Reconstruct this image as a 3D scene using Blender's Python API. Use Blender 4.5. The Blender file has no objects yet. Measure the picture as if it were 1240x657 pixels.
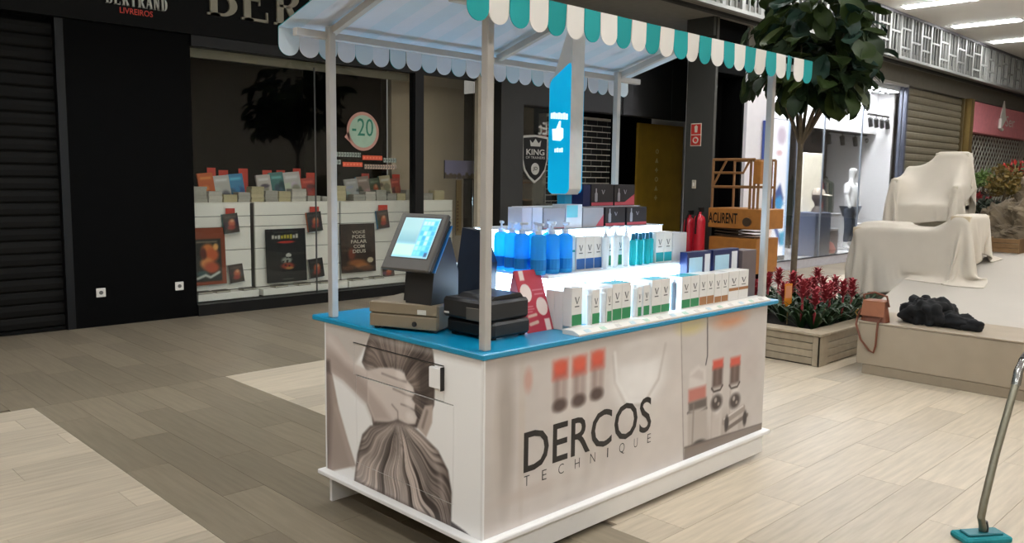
import bpy, math, random
import numpy as np
from mathutils import Vector, Matrix, noise as mnoise
random.seed(7); rng = np.random.default_rng(11)
S = bpy.context.scene
COL = S.collection
PI = math.pi
# ------------------------------------------------------------------ camera
CAM = np.array([-2.2162, -2.40478, 1.65]); FPX = 1005.38
YAW, PITCH, ROLL = 0.7928, -0.1122, 0.0136
_f = np.array([math.cos(PITCH)*math.cos(YAW), math.cos(PITCH)*math.sin(YAW), math.sin(PITCH)])
_r0 = np.array([math.sin(YAW), -math.cos(YAW), 0.]); _u0 = np.cross(_r0, _f)
_r = _r0*math.cos(ROLL)+_u0*math.sin(ROLL); _u = -_r0*math.sin(ROLL)+_u0*math.cos(ROLL)
cd = bpy.data.cameras.new('camera'); cam = bpy.data.objects.new('camera', cd); COL.objects.link(cam)
cam.matrix_world = Matrix(((_r[0], _u[0], -_f[0], CAM[0]), (_r[1], _u[1], -_f[1], CAM[1]), (_r[2], _u[2], -_f[2], CAM[2]), (0, 0, 0, 1)))
cd.sensor_width = 36; cd.lens = FPX/1240*36; cd.clip_start = .05; cd.clip_end = 200
S.camera = cam
# ------------------------------------------------------------------ world, exposure
w = bpy.data.worlds.new('world'); S.world = w; w.use_nodes = True
w.node_tree.nodes['Background'].inputs[0].default_value = (1.0, .95, .88, 1)
w.node_tree.nodes['Background'].inputs[1].default_value = 0.30
S.view_settings.view_transform = 'Standard'; S.view_settings.look = 'None'
S.view_settings.exposure = 0.0; S.view_settings.gamma = 1; S.view_settings.use_curve_mapping = False
STRIP_POWER = 60.0      # emission strength of the mall's ceiling strips

# ------------------------------------------------------------------ helpers
def at(ax, v, x, y):
    """point on the plane axis ax = v that is seen at photo pixel x, y"""
    d = _f + _r*(x-620)/FPX - _u*(y-328.5)/FPX
    t = (v-CAM[ax])/d[ax]
    return CAM+t*d
def aX(v, x, y): return at(0, v, x, y)
def aY(v, x, y): return at(1, v, x, y)
def aZ(v, x, y): return at(2, v, x, y)
def proj(P):
    d = np.asarray(P, float)-CAM; z = d@_f
    return 620+FPX*(d@_r)/z, 328.5-FPX*(d@_u)/z, z
def lin(c):
    return tuple(((v/255)/12.92 if v/255 <= .04045 else ((v/255+.055)/1.055)**2.4) for v in c[:3])
MATS = {}
def M(name, rgb, rough=.5, metal=0., var=.08, scale=9., bump=0., emit=0., transl=0., coat=0., spec=.5, rnd=0., erg=None):
    if name in MATS: return MATS[name]
    m = bpy.data.materials.new(name); m.use_nodes = True; nt = m.node_tree; N = nt.nodes; L = nt.links
    b = N['Principled BSDF']; c = lin(rgb)
    b.inputs['Roughness'].default_value = rough; b.inputs['Metallic'].default_value = metal
    b.inputs['Specular IOR Level'].default_value = spec; b.inputs['Coat Weight'].default_value = coat
    tc = N.new('ShaderNodeTexCoord'); nz = N.new('ShaderNodeTexNoise')
    nz.inputs['Scale'].default_value = scale; nz.inputs['Detail'].default_value = 4
    L.new(tc.outputs['Object'], nz.inputs['Vector'])
    mr = N.new('ShaderNodeMapRange'); mr.inputs[1].default_value = .25; mr.inputs[2].default_value = .75
    mr.inputs[3].default_value = 1-var; mr.inputs[4].default_value = 1+var
    L.new(nz.outputs['Fac'], mr.inputs[0])
    val = mr.outputs[0]
    if rnd:
        oi = N.new('ShaderNodeObjectInfo'); m2 = N.new('ShaderNodeMapRange')
        m2.inputs[3].default_value = 1-rnd; m2.inputs[4].default_value = 1+rnd; L.new(oi.outputs['Random'], m2.inputs[0])
        mm = N.new('ShaderNodeMath'); mm.operation = 'MULTIPLY'; L.new(val, mm.inputs[0]); L.new(m2.outputs[0], mm.inputs[1]); val = mm.outputs[0]
    vm = N.new('ShaderNodeVectorMath'); vm.operation = 'SCALE'; vm.inputs[0].default_value = c
    L.new(val, vm.inputs['Scale']); L.new(vm.outputs[0], b.inputs['Base Color'])
    if bump:
        bp = N.new('ShaderNodeBump'); bp.inputs['Strength'].default_value = bump; bp.inputs['Distance'].default_value = .03 if name == 'white dust sheet' else .01
        L.new(nz.outputs['Fac'], bp.inputs['Height']); L.new(bp.outputs[0], b.inputs['Normal'])
    if emit:
        b.inputs['Emission Strength'].default_value = emit
        b.inputs['Emission Color'].default_value = (*(lin(erg) if erg else c), 1)
    if transl:
        t = N.new('ShaderNodeBsdfTranslucent'); L.new(vm.outputs[0], t.inputs[0]); mx = N.new('ShaderNodeMixShader')
        mx.inputs[0].default_value = transl; L.new(b.outputs[0], mx.inputs[1]); L.new(t.outputs[0], mx.inputs[2])
        L.new(mx.outputs[0], N['Material Output'].inputs[0])
    MATS[name] = m; return m
def M_print(name, emit=0., rough=.45):
    if name in MATS: return MATS[name]
    m = bpy.data.materials.new(name); m.use_nodes = True; N = m.node_tree.nodes; L = m.node_tree.links
    a = N.new('ShaderNodeAttribute'); a.attribute_name = 'Col'; b = N['Principled BSDF']
    L.new(a.outputs['Color'], b.inputs['Base Color']); b.inputs['Roughness'].default_value = rough
    if emit: L.new(a.outputs['Color'], b.inputs['Emission Color']); b.inputs['Emission Strength'].default_value = emit
    MATS[name] = m; return m
def M_glass(name, tint=(1, 1, 1), refl=.5):
    if name in MATS: return MATS[name]
    m = bpy.data.materials.new(name); m.use_nodes = True; N = m.node_tree.nodes; L = m.node_tree.links
    t = N.new('ShaderNodeBsdfTransparent'); t.inputs[0].default_value = (*tint, 1); g = N.new('ShaderNodeBsdfGlossy'); g.inputs['Roughness'].default_value = .01
    fr = N.new('ShaderNodeFresnel'); fr.inputs[0].default_value = 1.45; mm = N.new('ShaderNodeMath'); mm.operation = 'MULTIPLY'; mm.inputs[1].default_value = refl
    L.new(fr.outputs[0], mm.inputs[0]); mx = N.new('ShaderNodeMixShader'); L.new(mm.outputs[0], mx.inputs[0]); L.new(t.outputs[0], mx.inputs[1]); L.new(g.outputs[0], mx.inputs[2])
    L.new(mx.outputs[0], N['Material Output'].inputs[0]); MATS[name] = m; return m
def M_plank(name, rgb):
    """wood-look tile: streaks along the plank's own length, tone differs plank by plank"""
    if name in MATS: return MATS[name]
    m = bpy.data.materials.new(name); m.use_nodes = True; N = m.node_tree.nodes; L = m.node_tree.links; b = N['Principled BSDF']
    g = N.new('ShaderNodeNewGeometry'); at_ = N.new('ShaderNodeAttribute'); at_.attribute_name = 'uvdir'
    oi = N.new('ShaderNodeObjectInfo'); ad = N.new('ShaderNodeMath'); ad.operation = 'ADD'
    L.new(oi.outputs['Random'], ad.inputs[0]); L.new(g.outputs['Random Per Island'], ad.inputs[1])
    fr = N.new('ShaderNodeMath'); fr.operation = 'FRACT'; L.new(ad.outputs[0], fr.inputs[0])
    tc = N.new('ShaderNodeUVMap'); mp = N.new('ShaderNodeMapping'); mp.inputs['Scale'].default_value = (1.3, 16, 1)
    cb = N.new('ShaderNodeCombineXYZ'); ml = N.new('ShaderNodeMath'); ml.operation = 'MULTIPLY'; ml.inputs[1].default_value = 91
    L.new(fr.outputs[0], ml.inputs[0]); L.new(ml.outputs[0], cb.inputs[0]); L.new(ml.outputs[0], cb.inputs[1]); L.new(cb.outputs[0], mp.inputs['Location'])
    L.new(tc.outputs[0], mp.inputs['Vector'])
    nz = N.new('ShaderNodeTexNoise'); nz.inputs['Scale'].default_value = 2.2; nz.inputs['Detail'].default_value = 5; L.new(mp.outputs[0], nz.inputs['Vector'])
    m1 = N.new('ShaderNodeMapRange'); m1.inputs[1].default_value = .3; m1.inputs[2].default_value = .7; m1.inputs[3].default_value = .86; m1.inputs[4].default_value = 1.1; L.new(nz.outputs['Fac'], m1.inputs[0])
    m2 = N.new('ShaderNodeMapRange'); m2.inputs[3].default_value = .86; m2.inputs[4].default_value = 1.13; L.new(fr.outputs[0], m2.inputs[0])
    mm = N.new('ShaderNodeMath'); mm.operation = 'MULTIPLY'; L.new(m1.outputs[0], mm.inputs[0]); L.new(m2.outputs[0], mm.inputs[1])
    vm = N.new('ShaderNodeVectorMath'); vm.operation = 'SCALE'; vm.inputs[0].default_value = lin(rgb); L.new(mm.outputs[0], vm.inputs['Scale'])
    L.new(vm.outputs[0], b.inputs['Base Color']); b.inputs['Roughness'].default_value = .38; b.inputs['Specular IOR Level'].default_value = .35
    MATS[name] = m; return m

class MB:
    def __init__(s): s.v = []; s.f = []; s.m = []
    def add(s, vs, fs, mi=0):
        o = len(s.v); s.v += [tuple(map(float, p)) for p in vs]; s.f += [tuple(i+o for i in f) for f in fs]; s.m += [mi]*len(fs); return s
    def box(s, x0, x1, y0, y1, z0, z1, mi=0, T=None):
        vs = [(x, y, z) for x in (x0, x1) for y in (y0, y1) for z in (z0, z1)]
        if T is not None: vs = [T@Vector(p) for p in vs]
        return s.add(vs, [(0, 1, 3, 2), (4, 6, 7, 5), (0, 4, 5, 1), (2, 3, 7, 6), (0, 2, 6, 4), (1, 5, 7, 3)], mi)
    def cbox(s, x0, x1, y0, y1, z0, z1, c=.004, mi=0, T=None):
        """box with chamfered edges"""
        lo = (x0, y0, z0); hi = (x1, y1, z1); vs = []; idx = {}
        for a in range(3):
            for sx in (0, 1):
                for sy in (0, 1):
                    for sz in (0, 1):
                        q = [sx, sy, sz]; p = []
                        for k in range(3):
                            e = hi[k] if q[k] else lo[k]
                            p.append(e if k == a else (e-c if q[k] else e+c))
                        idx[(a, sx, sy, sz)] = len(vs); vs.append(p)
        fs = []
        def quad(ids):
            fs.append(tuple(ids))
        for a in range(3):
            o = [k for k in range(3) if k != a]
            for sgn in (0, 1):
                ring = []
                for (p, q) in ((0, 0), (1, 0), (1, 1), (0, 1)):
                    t = [0, 0, 0]; t[a] = sgn; t[o[0]] = p; t[o[1]] = q; ring.append(idx[(a, *t)])
                if (sgn == 1) != (a == 1): pass
                else: ring = ring[::-1]
                quad(ring)
        for a, b in ((0, 1), (0, 2), (1, 2)):
            c3 = 3-a-b
            for sa in (0, 1):
                for sb in (0, 1):
                    def k(ax, w_):
                        t = [0, 0, 0]; t[a] = sa; t[b] = sb; t[c3] = w_; return idx[(ax, *t)]
                    quad((k(a, 0), k(a, 1), k(b, 1), k(b, 0)))
        for sx in (0, 1):
            for sy in (0, 1):
                for sz in (0, 1): fs.append((idx[(0, sx, sy, sz)], idx[(1, sx, sy, sz)], idx[(2, sx, sy, sz)]))
        if T is not None: vs = [T@Vector(p) for p in vs]
        s.add(vs, fs, mi); s.fix = True; return s
    def prism(s, pts, d, mi=0, mb=None):
        """planar polygon of 3D points, extruded by vector d"""
        n = len(pts); d = Vector(d); A = [Vector(p) for p in pts]; B = [p+d for p in A]
        fs = [tuple(range(n))[::-1]]; s.add(A+B, fs, mi)
        o = len(s.v)-2*n
        s.f.append(tuple(o+n+i for i in range(n))); s.m.append(mi if mb is None else mb)
        for i in range(n):
            j = (i+1) % n; s.f.append((o+i, o+j, o+n+j, o+n+i)); s.m.append(mi)
        s.fix = True; return s
    def lathe(s, prof, c=(0, 0, 0), seg=16, mi=0, sx=1, sy=1, T=None):
        vs = []; fs = []; n = len(prof)
        for r, z in prof:
            for k in range(seg):
                a = 2*PI*k/seg; vs.append(Vector((c[0]+r*sx*math.cos(a), c[1]+r*sy*math.sin(a), c[2]+z)))
        for i in range(n-1):
            for k in range(seg):
                k2 = (k+1) % seg; fs.append((i*seg+k, i*seg+k2, (i+1)*seg+k2, (i+1)*seg+k))
        fs.append(tuple(range(seg))[::-1]); fs.append(tuple((n-1)*seg+k for k in range(seg)))
        if T is not None: vs = [T@p for p in vs]
        return s.add(vs, fs, mi)
    def tube(s, pts, r, seg=8, mi=0):
        P = [Vector(p) for p in pts]; n = len(P); R = r if isinstance(r, (list, tuple)) else [r]*n
        vs = []; fs = []; ref = None
        for i in range(n):
            t = (P[min(i+1, n-1)]-P[max(i-1, 0)]).normalized()
            if ref is None: ref = t.orthogonal().normalized()
            ref = (ref-t*ref.dot(t)); ref = ref.normalized() if ref.length > 1e-6 else t.orthogonal().normalized()
            b = t.cross(ref)
            for k in range(seg):
                a = 2*PI*k/seg; vs.append(P[i]+(ref*math.cos(a)+b*math.sin(a))*R[i])
        for i in range(n-1):
            for k in range(seg):
                k2 = (k+1) % seg; fs.append((i*seg+k, i*seg+k2, (i+1)*seg+k2, (i+1)*seg+k))
        fs.append(tuple(range(seg))[::-1]); fs.append(tuple((n-1)*seg+k for k in range(seg)))
        return s.add(vs, fs, mi)
    def grid(s, fn, nu, nv, mi=0, closeu=False):
        vs = [fn(i/(nu if closeu else nu-1), j/(nv-1)) for j in range(nv) for i in range(nu)]; fs = []
        for j in range(nv-1):
            for i in range(nu if closeu else nu-1):
                i2 = (i+1) % nu; fs.append((j*nu+i, j*nu+i2, (j+1)*nu+i2, (j+1)*nu+i))
        return s.add(vs, fs, mi)
    def mesh(s, name, mats, smooth=False):
        me = bpy.data.meshes.new(name); me.from_pydata(s.v, [], s.f)
        for m in (mats if isinstance(mats, (list, tuple)) else [mats]): me.materials.append(m)
        me.polygons.foreach_set('material_index', s.m)
        if getattr(s, 'fix', False):
            import bmesh
            bm = bmesh.new(); bm.from_mesh(me); bmesh.ops.recalc_face_normals(bm, faces=bm.faces); bm.to_mesh(me); bm.free()
        if smooth:
            me.polygons.foreach_set('use_smooth', [True]*len(me.polygons)); me.set_sharp_from_angle(angle=math.radians(40))
        me.update(); return me
    def build(s, name, mats, parent=None, smooth=False, mat=None):
        o = link(name, s.mesh(name, mats, smooth), parent)
        return o
def link(name, data, parent=None):
    o = bpy.data.objects.new(name, data); COL.objects.link(o)
    if parent is not None: o.parent = parent
    return o
def tag(o, label, cat, group=None):
    o['label'] = label; o['category'] = cat
    if group: o['group'] = group
    return o
def struct(o, label=None):
    o['kind'] = 'structure'
    if label: o['label'] = label
    return o
def thing(name, label, cat, loc=(0, 0, 0), rz=0, group=None):
    o = link(name, None); o.location = loc; o.rotation_euler = (0, 0, rz); o.empty_display_size = .05
    return tag(o, label, cat, group)
def copy_tree(o, parent=None):
    c = o.copy(); COL.objects.link(c); c.parent = parent
    for ch in list(o.children): copy_tree(ch, c)
    return c
ORD = ['first', 'second', 'third', 'fourth', 'fifth', 'sixth', 'seventh', 'eighth', 'ninth', 'tenth', 'eleventh', 'twelfth', 'thirteenth', 'fourteenth', 'fifteenth', 'sixteenth', 'seventeenth', 'eighteenth', 'nineteenth', 'twentieth']
def text_obj(name, s, mat, origin, right, up, height, width=None, depth=.002, parent=None, offset=0., spacing=1., mirror=False):
    """lettering as a mesh: lower-left corner at origin, cap height and width in metres"""
    cu = bpy.data.curves.new(name, 'FONT'); cu.body = s; cu.resolution_u = 3; cu.offset = offset; cu.space_character = spacing; cu.fill_mode = 'FRONT'
    o = bpy.data.objects.new(name, cu); COL.objects.link(o)
    dg = bpy.context.evaluated_depsgraph_get(); me = bpy.data.meshes.new_from_object(o.evaluated_get(dg)); bpy.data.objects.remove(o); bpy.data.curves.remove(cu)
    n = len(me.vertices); co = np.empty(n*3); me.vertices.foreach_get('co', co); co = co.reshape(-1, 3)
    mn = co.min(0); mx = co.max(0); k = height/(mx[1]-mn[1]); kx = k if width is None else width/(mx[0]-mn[0])
    x = (co[:, 0]-mn[0])*kx; y = (co[:, 1]-mn[1])*k
    if mirror: x = x.max()-x
    r = np.array(Vector(right).normalized()); u = np.array(Vector(up).normalized())
    nn = np.cross(r, u)
    P = np.array(origin)+x[:, None]*r+y[:, None]*u+nn*depth
    me.vertices.foreach_set('co', P.ravel()); me.materials.clear(); me.materials.append(mat); me.update()
    return link(name, me, parent)

class Paint:
    """flat print: colours worked out on a grid lying on the printed surface (u, v in metres)"""
    def __init__(s, u0, u1, v0, v1, step, bg):
        s.nu = max(2, int(round((u1-u0)/step))+1); s.nv = max(2, int(round((v1-v0)/step))+1); s.step = step
        s.u = np.linspace(u0, u1, s.nu); s.v = np.linspace(v0, v1, s.nv); s.U, s.V = np.meshgrid(s.u, s.v)
        s.c = np.ones((s.nv, s.nu, 3))*np.array(bg, float)
    def blend(s, a, col):
        a = np.clip(a, 0, 1)[..., None]; s.c = s.c*(1-a)+np.asarray(col, float)*a; return s
    def sd(s, pts):
        p = np.asarray(pts, float); n = len(p); d = np.full(s.U.shape, 1e9); ins = np.zeros(s.U.shape, bool)
        for i in range(n):
            a = p[i]; b = p[(i+1) % n]; e = b-a; wx = s.U-a[0]; wy = s.V-a[1]
            t = np.clip((wx*e[0]+wy*e[1])/max(e@e, 1e-12), 0, 1); d = np.minimum(d, (wx-e[0]*t)**2+(wy-e[1]*t)**2)
            c = (a[1] > s.V) != (b[1] > s.V)
            with np.errstate(divide='ignore', invalid='ignore'):
                xx = (b[0]-a[0])*(s.V-a[1])/(b[1]-a[1] if b[1] != a[1] else 1e-12)+a[0]
            ins ^= c & (s.U < xx)
        d = np.sqrt(d); return np.where(ins, -d, d)
    def poly(s, pts, col, soft=None, alpha=1.):
        k = soft or s.step*.8; return s.blend(alpha*np.clip(.5-s.sd(pts)/(2*k), 0, 1), col)
    def ell(s, cu, cv, ru, rv, col, soft=.25, alpha=1.):
        d = np.sqrt(((s.U-cu)/ru)**2+((s.V-cv)/rv)**2); return s.blend(alpha*np.clip((1-d)/soft+.5, 0, 1), col)
    def rect(s, u0, u1, v0, v1, col, soft=None, alpha=1.): return s.poly([(u0, v0), (u1, v0), (u1, v1), (u0, v1)], col, soft, alpha)
    def stroke(s, pts, wd, col, soft=None, alpha=1.):
        p = np.asarray(pts, float); d = np.full(s.U.shape, 1e9)
        for i in range(len(p)-1):
            a = p[i]; b = p[i+1]; e = b-a; wx = s.U-a[0]; wy = s.V-a[1]; t = np.clip((wx*e[0]+wy*e[1])/max(e@e, 1e-12), 0, 1)
            d = np.minimum(d, (wx-e[0]*t)**2+(wy-e[1]*t)**2)
        k = soft or s.step*.8; return s.blend(alpha*np.clip(.5+(wd/2-np.sqrt(d))/(2*k), 0, 1), col)
    def noise(s, amt, seed=0, cells=6):
        r = np.random.default_rng(seed); g = r.random((cells+1, cells*2+1)); y = np.linspace(0, cells-1e-6, s.nv); x = np.linspace(0, cells*2-1e-6, s.nu)
        yi = y.astype(int); xi = x.astype(int); fy = (y-yi)[:, None]; fx = (x-xi)[None]
        a = g[yi][:, xi]*(1-fy)*(1-fx)+g[yi+1][:, xi]*fy*(1-fx)+g[yi][:, xi+1]*(1-fy)*fx+g[yi+1][:, xi+1]*fy*fx
        s.c = s.c*(1+amt*(a-.5))[..., None]; return s
    def sub(s, u0, u1, v0, v1, step=None):
        """the piece of this print that falls on one panel"""
        step = step or s.step; q = Paint(u0, u1, v0, v1, step, (0, 0, 0))
        iu = np.clip(np.searchsorted(s.u, q.u), 1, s.nu-1); iv = np.clip(np.searchsorted(s.v, q.v), 1, s.nv-1)
        tu = np.clip((q.u-s.u[iu-1])/(s.u[iu]-s.u[iu-1]), 0, 1)[None, :, None]; tv = np.clip((q.v-s.v[iv-1])/(s.v[iv]-s.v[iv-1]), 0, 1)[:, None, None]
        A = s.c[iv-1][:, iu-1]; B = s.c[iv-1][:, iu]; C_ = s.c[iv][:, iu-1]; D = s.c[iv][:, iu]
        q.c = (A*(1-tu)+B*tu)*(1-tv)+(C_*(1-tu)+D*tu)*tv; return q
    def build(s, name, origin, right, up, mat, parent=None):
        r = np.array(right, float); u = np.array(up, float)
        P = (np.array(origin, float)+s.U[..., None]*r+s.V[..., None]*u).reshape(-1, 3)
        idx = np.arange(s.nu*s.nv).reshape(s.nv, s.nu)
        F = np.stack([idx[:-1, :-1], idx[:-1, 1:], idx[1:, 1:], idx[1:, :-1]], -1).reshape(-1, 4)
        me = bpy.data.meshes.new(name); me.vertices.add(len(P)); me.vertices.foreach_set('co', P.ravel())
        me.loops.add(F.size); me.loops.foreach_set('vertex_index', F.ravel().astype(np.int32))
        me.polygons.add(len(F)); me.polygons.foreach_set('loop_start', np.arange(0, F.size, 4, dtype=np.int32))
        me.update(calc_edges=True)
        a = me.color_attributes.new('Col', 'FLOAT_COLOR', 'POINT'); c = np.clip(s.c/255, 0, 1).reshape(-1, 3)
        c = np.where(c <= .04045, c/12.92, ((c+.055)/1.055)**2.4); a.data.foreach_set('color', np.concatenate([c, np.ones((len(c), 1))], 1).ravel())
        me.materials.append(mat); me.validate(); return link(name, me, parent)

# ------------------------------------------------------------------ materials
WHITE = M('white laminate', (226, 222, 214), .35, var=.02)
BLACKW = M('black facade paint', (6, 6, 6), .65, var=.2, spec=.06)
DARKG = M('dark grey cladding', (36, 36, 33), .6, var=.12, scale=3)
GREYP = M('grey pillar paint', (60, 60, 56), .6, var=.08, scale=4)
CHARC = M('charcoal frame', (9, 9, 9), .45, spec=.3)
ALU = M('brushed aluminium', (176, 170, 160), .38, .55, var=.04)
GLASS = M_glass('shop glass', (.97, .98, .97), .55)
PRINT = M_print('printed film'); PRINTM = M_print('printed card', 0, .6)

# ================================================================== SETTING
# ---- floor: slab, then wood-look planks in light fields and darker bands
fl = MB().box(-9, 42, -9, 12, -.12, -.012).build('floor', M('floor grout', (132, 122, 106), .8))
struct(fl, 'mall floor of wood-look planks, light fields between darker bands')
LIGHT = M_plank('light plank', (188, 175, 154)); DARK = M_plank('dark plank', (130, 119, 101))
PL, PW, G = 1.25, .25, .002
def plank_mesh(mat, alongx, l=PL, wd=PW):
    b = MB(); X, Y = (l, wd) if alongx else (wd, l)
    b.box(G/2, X-G/2, G/2, Y-G/2, -.012, 0); me = b.mesh('plank', mat)
    uv = me.uv_layers.new(name='UVMap')
    for lp in me.loops:
        c = me.vertices[lp.vertex_index].co; uv.data[lp.index].uv = (c.x, c.y) if alongx else (c.y, c.x)
    return me
cands = []
def zone(x0, x1, y0, y1, alongx, mat):
    u0, u1, v0, v1 = (x0, x1, y0, y1) if alongx else (y0, y1, x0, x1)
    nrow = max(1, int(round((v1-v0)/PW))); wd = (v1-v0)/nrow
    for j in range(nrow):
        off = ((j*.415+.13*(j % 3)) % 1)*PL; a = u0-off
        while a < u1-.01:
            s_, e_ = max(a, u0), min(a+PL, u1); a += PL
            if e_-s_ < .06: continue
            v = v0+j*wd; cands.append((s_, v, e_-s_, wd, alongx, mat) if alongx else (v, s_, e_-s_, wd, alongx, mat))
zone(-7, -.61, -6.093, 4.0, True, 0); zone(-.61, .80, -6.5, 4.0, False, 1); zone(-7, 30, 4.0, 7.0, False, 1); zone(.80, 14, -6.093, 3.907+.093, True, 0)
def psize(c):
    x, y = c[0], c[1]; X, Y = (c[2], c[3]) if c[4] else (c[3], c[2])
    q = [proj((x+a*X, y+b*Y, 0)) for a, b in ((0, 0), (1, 0), (1, 1), (0, 1))]
    if min(t[2] for t in q) < .4: return 0
    mx = sum(t[0] for t in q)/4; my = sum(t[1] for t in q)/4
    if not (-40 < mx < 1280 and 200 < my < 700): return 0
    a = 0
    for i in range(4): a += q[i][0]*q[(i+1) % 4][1]-q[(i+1) % 4][0]*q[i][1]
    # hidden under the counter or behind the bench: not in view
    if .1 < x < 2.0 and .1 < y < 1.0: return 0
    if x > 5.0 and y < .4: return 0
    return abs(a)
cands.sort(key=psize, reverse=True)
cache = {}; rest = [[[], [], []], [[], [], []]]
for i, (x, y, l, wd, ax, mt) in enumerate(cands):
    if i < 300 and psize((x, y, l, wd, ax, mt)) > 0:
        k = (round(l, 3), round(wd, 4), ax, mt)
        if k not in cache: cache[k] = plank_mesh(DARK if mt else LIGHT, ax, l, wd)
        o = link('plank', cache[k], fl); o.location = (x, y, 0)
    else:
        X, Y = (l, wd) if ax else (wd, l); V, F, UV = rest[mt]; n = len(V)
        for p in ((x+G/2, y+G/2), (x+X-G/2, y+G/2), (x+X-G/2, y+Y-G/2), (x+G/2, y+Y-G/2)):
            V.append((*p, 0)); UV.append(p if ax else (p[1], p[0]))
        F.append((n, n+1, n+2, n+3))
for mt in (0, 1):
    V, F, UV = rest[mt]; me = bpy.data.meshes.new('far_planks'); me.from_pydata(V, [], F); me.materials.append(DARK if mt else LIGHT)
    uv = me.uv_layers.new(name='UVMap')
    for lp in me.loops: uv.data[lp.index].uv = UV[lp.vertex_index]
    o = link('far_planks', me, fl); o['kind'] = 'stuff'

# ---- ceiling, soffit, bulkhead with the metal lattice
CE = M('ceiling paint', (240, 238, 234), .8, var=.03, scale=2)
struct(MB().box(-9, 42, -9, 4.55, 5.12, 5.3).build('ceiling', CE), 'pale grey mall ceiling with recessed strip lights')
struct(MB().box(-9, 42, 4.6, 12, 4.24, 4.4).build('trim_1', M('soffit paint', (120, 118, 112), .7)), 'grey soffit over the shop fronts')
struct(MB().box(-9, 42, 4.75, 4.85, 4.2, 5.2).build('wall_upper', M('bulkhead dark', (34, 36, 36), .7)), 'dark bulkhead wall behind the metal lattice')
struct(MB().box(-9.2, -9, -9, 12, 0, 5.2).build('wall_left', M('far wall paint', (196, 186, 170), .8)), 'plain wall closing the mall to the left')
struct(MB().box(-9, 42, -9.2, -9, 0, 5.2).build('wall_front', M('far wall paint', (196, 186, 170), .8)), 'plain wall of the mall behind the viewer')
lat = thing('lattice_screen', 'silver metal lattice band running under the mall ceiling above the shops', 'lattice', (0, 4.5, 4.2))
SIL = M('silver lattice', (138, 138, 133), .45, .2, var=.05)
MB().box(6, 36, -.03, .05, 0, .055).build('bottom_rail', SIL, lat); MB().box(6, 36, -.03, .05, .86, .915).build('top_rail', M('dark top rail', (82, 80, 84), .5), lat)
pm = MB().box(-.045, .045, -.02, .03, .055, .86).mesh('post', SIL); bm_ = MB().box(-.012, .012, -.01, .02, .055, .86).mesh('bar', SIL); cm = MB().box(0, .47, -.012, .02, -.018, .018).mesh('cross_bar', SIL)
x = 6.1; k = 0
while x < 34:
    o = link('post', pm, lat); o.location.x = x
    for q in (.195, .375): o = link('bar', bm_, lat); o.location.x = x+q
    hs = ([.52], [.24, .62], [.40], [.30, .6])[k % 4]
    for h in hs: o = link('cross_bar', cm, lat); o.location = (x+.05, 0, h)
    x += .565; k += 1
# ---- ceiling strip lights
EM = M('strip diffuser', (255, 250, 240), .5, emit=STRIP_POWER, erg=(248, 250, 253)); HOU = M('light housing', (225, 225, 222), .5)
def strip(x, y0, y1, label, group=None):
    t = thing('ceiling_light', label, 'light', (x, y0, 5.12), 0, group)
    MB().box(-.16, .16, -.03, y1-y0+.03, -.012, -.001).build('frame', HOU, t); MB().box(-.12, .12, 0, y1-y0, -.03, -.013).build('diffuser', EM, t)
for i, (x, nm) in enumerate(((15.15, 'nearest'), (18.0, 'middle'), (20.75, 'farthest'))):
    strip(x, 2.95, 4.25, nm+' of the three glowing strip lights in the ceiling at top right')
for x in (-4.8, -1.95, 0.9, 3.75, 6.6, 9.45, 12.3):
    for y in (2.95, -1.6, -6.1): strip(x, y, y+1.3, 'glowing ceiling strip light over the mall floor, above the picture', 'strip lights above the frame')
for x in (15.15, 18.0, 20.75): strip(x, -1.6, -.3, 'glowing ceiling strip light over the mall floor, above the picture', 'strip lights above the frame')

# ================================================================== BOOKSHOP FRONT (plane Y = 7)
FASC = M('fascia panel', (13, 13, 12), .6, var=.15, scale=2, spec=.12)
wb = struct(MB().box(.58, 1.89, 6.98, 7.3, 0, 3.22).box(-9, .58, 7.12, 7.3, 0, 3.22).build('wall_back', BLACKW), 'black wall panel between the dark shutter and the bookshop window')
fa = struct(MB().box(-9, 6.6, 6.92, 7.25, 3.2, 4.24).build('trim_2', FASC), 'black fascia over the bookshop front')
for i, (px, py) in enumerate(((122, 354), (217, 346))):
    p = aY(6.98, px, py); t = thing('wall_socket', ('white wall socket low on the black panel, beside the dark shutter', 'white wall socket low on the black panel, beside the bookshop window')[i], 'socket', (p[0], 6.98, p[2]))
    MB().cbox(-.048, .048, -.012, -.0005, -.048, .048, .004).build('plate', WHITE, t); MB().lathe([(.021, 0), (.021, .004)], seg=16, T=Matrix.Translation((0, -.012, 0))@Matrix.Rotation(PI/2, 4, 'X')).build('insert', M('socket insert', (90, 88, 84), .5), t)
# dark roller shutter
sh = thing('roller_shutter', 'closed dark roller shutter at the left edge', 'shutter', (0, 7.08, 0)); SHM = M('dark shutter steel', (19, 18, 16), .6, .1, var=.12, rnd=.12, spec=.12)
prof = [(0, 0), (.012, .02), (.016, .07), (.010, .115), (0, .128)]
slat = MB().prism([(-8.9, -b, a) for b, a in [(0, .002)]+[(p[0], p[1]) for p in prof[1:]]], (9.40, 0, 0)).mesh('slat', SHM)
for k in range(24): o = link('slat', slat, sh); o.location.z = .03+.13*k
MB().box(.50, .58, -.10, .05, 0, 3.2).build('guide_rail', CHARC, sh); MB().box(-8.9, .5, -.03, .02, 0, .03).build('bottom_bar', SHM, sh)
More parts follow.
